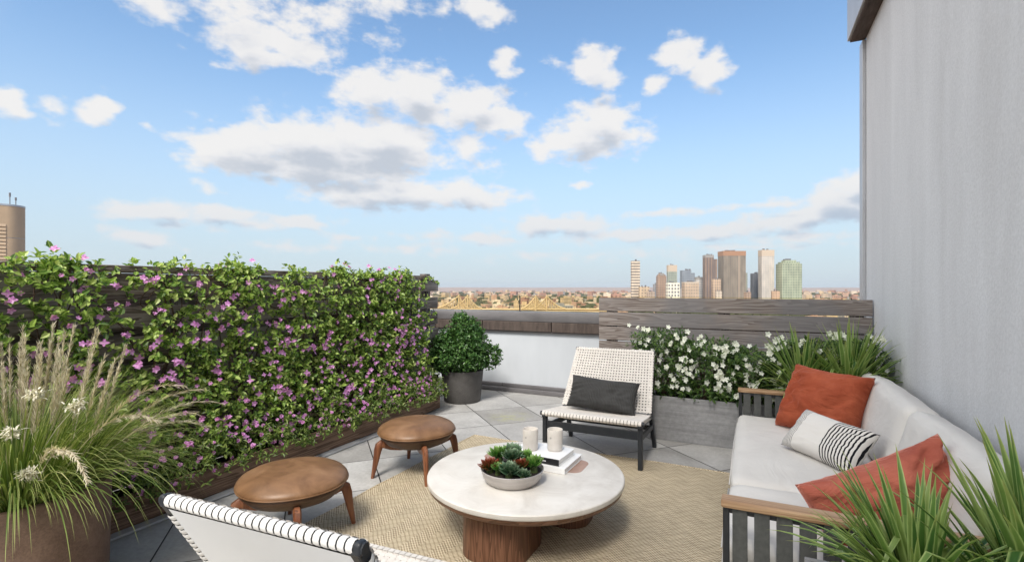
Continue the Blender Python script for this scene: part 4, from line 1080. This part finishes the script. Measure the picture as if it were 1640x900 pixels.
def plume(p, d, L, droop):
    b = MB(); d = d.normalized(); pts = [p]; q_ = p.copy()
    n = 14
    for i in range(n): d = (d + Vector((0, 0, -1))*droop*.05*(i/n)).normalized(); q_ = q_ + d*L/n; pts.append(q_.copy())
    b.tube(pts, [.0014]*(n+1), 3)
    for i in range(int(n*.5), n):
        t_ = (i-n*.5)/(n*.5)
        for k in range(20):
            s_ = pts[i].lerp(pts[i+1], R.random()); dd = ((pts[i+1]-pts[i]).normalized()*1.4 + rv(.7)).normalized()
            b.blade(s_, dd, R.uniform(.03, .055)*(1.1-.5*t_), .004, R.uniform(1, 5), 2, .2, .8)
    return b
for k in range(52):
    a = R.uniform(0, 2*pi); rr = R.random()**.5; e = radians(90 - rr*13); 
    d = Vector((cos(a)*cos(e), sin(a)*cos(e), sin(e)))
    p = GC + Vector((cos(a), sin(a), 0))*.24*rr
    plume(p, d, R.uniform(.50, .76), R.uniform(.3, 1.6)).build('plume', M['plume'], o)
for k in range(12):      # arching plumes towards the right
    a = radians(R.uniform(-40, 70)); e = radians(R.uniform(48, 64)); d = Vector((cos(a)*cos(e), sin(a)*cos(e), sin(e)))
    plume(GC + Vector((cos(a), sin(a), 0))*.2, d, R.uniform(.60, .85), R.uniform(3.0, 4.8)).build('plume', M['plume'], o)
for (px, py, bb) in ((18, 693, 1.9), (45, 758, 1.85), (55, 631, 2.0), (122, 650, 1.95)):
    a_ = (px-820)/800*bb; X, Y = cam2w(a_, bb); z = 1.4-(py-460)/800*bb
    b = MB(); c = Vector((X, Y, z))
    for k in range(170):
        b.blade(c + Vector((R.gauss(0, .012), R.gauss(0, .012), R.gauss(0, .008))), (Vector((0, 0, -.1))+rv(.9)).normalized(), R.uniform(.014, .026), .007, 14, 3, .2, .5)
    b.tube([c, c*.7+GC*.3+Vector((0, 0, .03)), Vector((GC.x, GC.y, .5))], .0014, 4)
    b.build('seed_head', M['head_white'], o)

# ------------------------------------------------------------------ the city
ZG = -130.
def cw(px, dist): return cam2w((px-820)/800*dist, dist)
def m_ground():
    t = mat('city_ground', .9, (.2, .15, .12), .1); p = wpos(t)
    n = t.noise(p, .004, 8, .7); n2 = t.noise(p, .02, 4, .6)
    c = t.ramp(n, [(.35, (.06, .075, .04)), (.48, (.17, .125, .09)), (.58, (.26, .19, .14)), (.7, (.30, .24, .19))])
    c = t.mix(t.smooth(n2, .5, .6, 0, .6), c, (.33, .16, .11)); t.set(t.b, 'Base Color', c); return t.mat
M['ground'] = m_ground()
b = MB(); b.add([(-32000, -8000, ZG), (32000, -8000, ZG), (32000, 32000, ZG), (-32000, 32000, ZG)], [(0, 1, 2, 3)])
tag(b.build('ground', M['ground']), kind='structure')
R = random.Random(5)
# far low hills
b = MB(); n = 160; D0_, D1_ = 15000, 26000; vs = []
for i in range(n+1):
    a = radians(-85 + 150*i/n) - 0.0
    h = 118 + 24*mn.noise(Vector((i*.06, 3, 0))) + 14*mn.noise(Vector((i*.31, 7, 0)))
    dx, dy = sin(a), cos(a)
    for (dd, z) in ((D0_, ZG-2), (19000, ZG+h*.7), (22000, ZG+h), (D1_, ZG-2)): vs.append((dx*dd, dy*dd, z))
b.add(vs, [(i*4+j, (i+1)*4+j, (i+1)*4+j+1, i*4+j+1) for i in range(n) for j in range(3)])
M['hill'] = m_noisy('far_hills', (.24, .18, .155), (.33, .25, .21), .003, .95, 0, 1)
tag(b.build('hills', M['hill'], smooth=True), kind='structure')

def tower(px0, px1, py, dist, m_, label, crown=None, shape='box', rz=0., name='skyscraper'):
    w_ = (px1-px0)/800*dist; X, Y = cw((px0+px1)/2, dist); zt_ = 1.4 + (460-py)/800*dist
    o = thing(name, (X, Y, ZG), label, 'skyscraper', 'towers of the distant skyline', TH+rz)
    w_ = w_/(cos(rz)+.55*abs(sin(rz))*1.); h = zt_-ZG; d_ = w_*.6
    b = MB()
    if shape == 'box': b.box(-w_/2, w_/2, -d_/2, d_/2, 0, h)
    elif shape == 'step':
        b.box(-w_/2, w_/2, -d_/2, d_/2, 0, h*.93); b.box(-w_*.42, w_*.42, -d_*.42, d_*.42, h*.93, h*.965); b.box(-w_*.28, w_*.28, -d_*.3, d_*.3, h*.965, h)
    elif shape == 'notch':
        b.box(-w_/2, w_*.2, -d_/2, d_/2, 0, h); b.box(w_*.2, w_/2, -d_*.4, d_*.4, 0, h*.93)
    b.build('facade', m_, o, world=False)
    b = MB()
    if crown: b.box(-w_*.505 if shape != 'step' else -w_*.2, w_*.505 if shape == 'box' else w_*.19, -d_*.51, d_*.51, h-crown[0], h+1); b.build('crown', crown[1], o, world=False)
    b = MB()
    for k in range(3): x = R.uniform(-.3, .12)*w_; b.box(x, x+w_*.12, -d_*.1, d_*.1, h+(1.5 if crown else .5), h+R.uniform(5, 9))
    b.build('roof_plant', M['metal_dark'], o, world=False)
C = lambda *a: tuple(a)
cream = m_plain('cream_cladding', (.52, .42, .32), .6); orng = m_plain('copper_band', (.36, .2, .12), .5); greyc = m_plain('grey_cladding', (.3, .28, .26), .6)
tower(1011, 1024, 418, 2700, facade('balcony_bands', C(.50, .42, .33), C(.14, .12, .11), 300, 15, 1., .5), 'slim tower with pale balcony bands at the left end of the skyline')
tower(1024, 1039, 459, 2650, facade('tan_block', C(.42, .32, .22), C(.2, .16, .13), 16, 16), 'low tan block right beside the slim banded tower', name='city_block')
tower(1052, 1066, 438, 2900, facade('brown_tower', C(.27, .19, .14), C(.13, .10, .09), 14, 14), 'brown tower with flat top, second tall one from the left of the skyline', (12, greyc), 'step')
tower(1069, 1083, 425, 3000, facade('green_grey', C(.24, .26, .22), C(.13, .15, .14), 12, 14), 'slim grey green tower with cream crown', (38, cream))
tower(1068, 1087, 453, 2500, facade('white_grid', C(.62, .55, .46), C(.15, .14, .14), 15, 17, .55, .6), 'white gridded block in front of the slim cream crowned tower', name='city_block')
tower(1091, 1111, 433, 3100, facade('blue_grey', C(.20, .22, .25), C(.12, .14, .17), 12, 14), 'blue grey glass tower with stepped top', None, 'notch')
tower(1094, 1117, 452, 2600, facade('tan_low', C(.40, .30, .22), C(.20, .17, .14), 13, 16), 'tan block in front of the blue grey glass tower', (8, cream), name='city_block')
tower(1114, 1128, 444, 2900, facade('pale_grey', C(.40, .38, .36), C(.17, .18, .2), 12, 13), 'pale grey tower left of the brown ribbed tower', (12, greyc))
tower(1127.5, 1147, 409, 2800, facade('brown_ribs', C(.20, .145, .115), C(.11, .09, .085), 16, 10, .5, 1.), 'tall brown ribbed tower with stepped top', (14, greyc), 'notch')
tower(1141, 1153, 447, 2600, facade('tan_front', C(.38, .28, .2), C(.16, .13, .12), 12, 14), 'small tan tower between the ribbed tower and the widest tower', name='city_block')
tower(1154, 1189.5, 403, 2900, facade('wide_brown', C(.185, .157, .128), C(.13, .115, .10), 13, 12, .5, .5, (26, 5, (.34, .27, .21, 1))), 'widest flat topped brown glass tower of the skyline', (26, orng))
tower(1188, 1196, 437, 3000, facade('slim_green', C(.26, .27, .23), C(.14, .15, .14), 10, 12), 'narrow tower peeking out right of the widest tower')
tower(1203.5, 1217, 438, 3000, facade('dark_blue', C(.15, .155, .17), C(.10, .11, .13), 10, 12), 'dark blue grey tower left of the silvery tower')
tower(1217, 1237, 401, 2850, facade('silver', C(.40, .36, .32), C(.25, .25, .25), 10, 12), 'tallest silvery tower with a cream crown', (34, cream))
tower(1247.5, 1279, 417, 2800, facade('green_glass', C(.27, .29, .215), C(.14, .17, .13), 14, 14, .6, .6), 'pale green glass tower with stepped crown at the right end of the skyline', None, 'step')

for k, (a0, a1, ty, dd, cc, lb_) in enumerate(late): tower(a0, a1, ty, dd, facade('block_wall', cc, tuple(q_*.5 for q_ in cc), 12, 12), lb_, name='city_block', rz=(-1)**k*.2)
# cluster of low buildings
lowm = {}
for nm, c in (('red', (.27, .155, .115)), ('brick', (.33, .215, .16)), ('tan', (.36, .285, .215)), ('cream', (.45, .38, .30)), ('grey', (.24, .23, .22)), ('ochre', (.38, .29, .185))):
    lowm[nm] = facade('low_'+nm, c, tuple(k*.55 for k in c), 9, 7, .45, .45, rough=.8)
bl = []
for k in range(4200):
    d = 1000*math.exp(R.uniform(math.log(1.5), math.log(13.5))); px = R.uniform(560, 1500)
    h = R.choice((9, 12, 14, 18, 24)) + (R.expovariate(1/18.) if R.random() < .3 else 0); w_ = R.uniform(14, 55)*(1 + d/9000)
    if d > 4000: h *= 1.3
    h = min(h, 75)
    if 1000 < px < 1300 and d < 3300: continue
    bl.append((w_*h/d/d, px, d, w_, h))
bl.sort(reverse=True)
cube = MB(); cube.box(-.5, .5, -.5, .5, 0, 1)
meshes = {}
for nm in lowm:
    mm = MB(); mm.box(-.5, .5, -.5, .5, 0, .93); mm.box(-.2, .15, -.2, .2, .93, 1.0); meshes[nm] = mm
rest = {nm: MB() for nm in lowm}
ln = {'red': 'dark red brick', 'brick': 'orange brick', 'tan': 'tan', 'cream': 'cream', 'grey': 'grey', 'ochre': 'ochre yellow'}
shared = {}
for i, (_, px, d, w_, h) in enumerate(bl):
    nm = R.choice(('red', 'red', 'brick', 'brick', 'tan', 'cream', 'grey', 'ochre')) if d > 2600 else R.choice(('tan', 'cream', 'ochre', 'grey', 'brick'))
    X, Y = cw(px, d); a = R.uniform(0, 1.5); dp = w_*R.uniform(.5, 1)
    if i < 290:
        key = (nm, R.randrange(6))
        if key not in shared:
            mm = MB(); ww, hh_ = 20 + key[1]*8, 12 + (key[1]*7) % 22
            mm.box(-ww/2, ww/2, -ww*.35, ww*.35, 0, hh_); mm.box(-ww*.2, ww*.1, -ww*.15, ww*.15, hh_, hh_+3)
            shared[key] = (mm.mesh('city_building', lowm[nm]), ww, hh_)
        ms, ww, hh_ = shared[key]
        ob = bpy.data.objects.new('city_building', ms); COL.objects.link(ob); ob.location = (X, Y, ZG); ob.rotation_euler = (0, 0, a)
        ob.scale = (w_/ww, w_/ww, h/hh_)
        tag(ob, ln[nm] + ' low building in the distant city beyond the parapet', 'building', 'low buildings of the distant city')
    else:
        c, s = cos(a), sin(a); vs = []
        for z in (0, h):
            for (u, v) in ((-1, -1), (1, -1), (1, 1), (-1, 1)): vs.append((X+(u*w_*c-v*dp*s)/2, Y+(u*w_*s+v*dp*c)/2, ZG+z))
        rest[nm].add(vs, [(4, 5, 6, 7), (0, 1, 5, 4), (1, 2, 6, 5), (2, 3, 7, 6), (3, 0, 4, 7)])
for nm in rest: tag(rest[nm].build('city_district', lowm[nm]), 'mass of ' + ln[nm] + ' roofs spreading to the horizon', 'city', kind='stuff')
b = MB()
for k in range(2600):
    d = 1000*math.exp(R.uniform(math.log(1.5), math.log(9))); px = R.uniform(560, 1500); X, Y = cw(px, d); rr = R.uniform(8, 20)*(1+d/6000)
    vs = []; n = 6
    for (f_, z) in ((.5, 2), (1, rr*.6), (.7, rr*1.1)):
        for j in range(n): a = 2*pi*j/n; q_ = f_*rr*R.uniform(.7, 1.2); vs.append((X+q_*cos(a), Y+q_*sin(a), ZG+z))
    b.add(vs, [(i*n+j, i*n+(j+1) % n, (i+1)*n+(j+1) % n, (i+1)*n+j) for i in range(2) for j in range(n)] + [tuple(2*n+j for j in range(n))])
M['far_tree'] = m_noisy('far_tree_green', (.035, .05, .025), (.09, .09, .045), .05, .9, 0, 1)
tag(b.build('city_trees', M['far_tree']), 'dark green tree clumps scattered between the distant roofs', 'trees', kind='stuff')
M['sand'] = m_noisy('sunlit_bridge_steel', (.48, .36, .20), (.60, .46, .27), .02, .7, 0, 1)
# cantilever bridge seen through the glass
br = thing('truss_bridge', (*cw(800, 1500), ZG), 'sandy yellow cantilever truss bridge seen through the glass balustrade', 'bridge')
Dp = 1500.
def bp(px, py, off=0):
    X, Y = cam2w((px-820)/800*(Dp+off), Dp+off); return (X, Y, 1.4-(py-460)/800*Dp)
for nm, off in (('truss', 0), ('truss', 26)):
    b = MB()
    deck = lambda x: 495.5
    def cab(x0, y0, x1, y1, w_=1.3): b.tube([bp(x0, y0, off), bp(x1, y1, off)], w_, 4)
    cab(640, 495.5, 990, 495.5, 2.2); cab(640, 498.5, 990, 498.5, 1.6)
    def peak(xl, xa, xr, top):
        P_ = []
        for i in range(9):
            s_ = i/8; P_.append((xl+(xa-xl)*s_, 494-(494-top)*s_**1.8))
        for i in range(1, 9):
            s_ = i/8; P_.append((xa+(xr-xa)*s_, top+(494-top)*(1-(1-s_)**1.8)))
        for i in range(len(P_)-1):
            cab(*P_[i], *P_[i+1], 1.8)
            cab(P_[i+1][0], P_[i+1][1], P_[i+1][0], 496, 1.1)
            if i % 2: cab(P_[i][0], P_[i][1], P_[i+1][0], 496, .9)
            else: cab(P_[i][0], 496, P_[i+1][0], P_[i+1][1], .9)
        cab(xa, top-2.2, xa, 520, 2.6)
    peak(694, 735, 752, 474); peak(722, 749, 772, 474); peak(835, 858, 878, 474.5); peak(852, 876, 905, 474.5)
    b.build(nm, M['sand'], br)
b = MB(); b.add([bp(640, 497, 1), bp(990, 497, 1), bp(990, 497, 25), bp(640, 497, 25)], [(0, 1, 2, 3)]); b.build('deck', M['sand'], br)
b = MB()
for x in (735, 749, 858, 876, 805, 930, 690):
    p = bp(x, 499, 12); b.box(p[0]-6, p[0]+6, p[1]-12, p[1]+12, ZG, p[2])
b.build('pier', M['sand'], br)
# river
b = MB(); q_ = [cw(560, 1900), cw(1100, 2050), cw(1100, 2180), cw(560, 2050)]
# round tan building beyond the fence on the left
X, Y = cam2w(-64.7, 59.8)
tb = thing('round_tower', (X, Y, ZG), 'tan building with rounded corner and louvred panel beyond the fence at the left edge', 'building')
M['tan_metal'] = m_noisy('tan_cladding', (.46, .33, .21), (.54, .39, .25), .5, .55, .03, 3)
hx = 4.9; zt_ = 1.4 + 124/800*62 - 0.; 
b = MB(); pts = []
for k in range(25): a = radians(-90 + 100*k/24); pts.append((3.5 - 0 + 1.6*cos(a), -4.5+1.6*sin(a)))
pts += [(5.1, 6), (-14, 6), (-14, -6.1)]
def rot(p): return (p[0]*CT - p[1]*ST, p[0]*ST + p[1]*CT)
pts = [rot((p[0]-.6, p[1])) for p in pts]
def lp(b, pts, z0, z1, e=0):
    n = len(pts); b.add([(p[0], p[1], z0) for p in pts] + [(p[0], p[1], z1) for p in pts], [tuple(range(n, 2*n))] + [(i, (i+1) % n, n+(i+1) % n, n+i) for i in range(n)])
tb.rotation_euler = (0, 0, radians(45.7)); lp(b, pts, 0, 137.1); lp(b, pts, 137.16, 140.8); b.build('cladding', M['tan_metal'], tb, world=False)
b = MB(); p2 = [(p[0]*1.004, p[1]*1.004) for p in pts]; lp(b, [(p[0]*.992, p[1]*.992) for p in pts], 137.1, 137.16); lp(b, p2, 140.8, 141.0); b.build('joint_band', M['metal_soft'], tb, world=False)
b = MB()
for k in range(20):
    z = 130.4 + k*.42; a, c_ = rot((-4.5, -6.2)), rot((2.85, -6.2)); a2, c2 = rot((-4.5, -6.12)), rot((2.85, -6.12))
    b.add([(a[0], a[1], z), (c_[0], c_[1], z), (c2[0], c2[1], z+.3), (a2[0], a2[1], z+.3), (a2[0], a2[1], z-.02), (c2[0], c2[1], z-.02)], [(0, 1, 2, 3), (5, 4, 0, 1) if False else (4, 5, 1, 0)])
b.build('louvre', M['tan_metal'], tb, world=False)
for (dx, hh) in ((3.2, 1.6), (3.7, 1.1)):
    p = rot((dx, -4)); b = MB(); b.tube([(p[0], p[1], 141), (p[0], p[1], 141+hh)], .05, 5); b.tube([(p[0], p[1], 141+hh*.7), (p[0], p[1], 141+hh)], .1 if dx > 1 else .05, 5); b.build('antenna', M['metal_dark'], tb, world=False)

# ------------------------------------------------------------------ air
hm = bpy.data.materials.new('haze'); hm.use_nodes = True; hn = hm.node_tree
for nd in list(hn.nodes): hn.nodes.remove(nd)
vp = hn.nodes.new('ShaderNodeVolumePrincipled'); vp.inputs['Color'].default_value = (.86, .90, .96, 1); vp.inputs['Density'].default_value = 1.5e-5; vp.inputs['Anisotropy'].default_value = .2
ho = hn.nodes.new('ShaderNodeOutputMaterial'); hn.links.new(vp.outputs[0], ho.inputs['Volume'])
b = MB(); b.box(-33000, 33000, -9000, 33000, ZG-1, 245)
tag(b.build('haze', hm), kind='stuff')
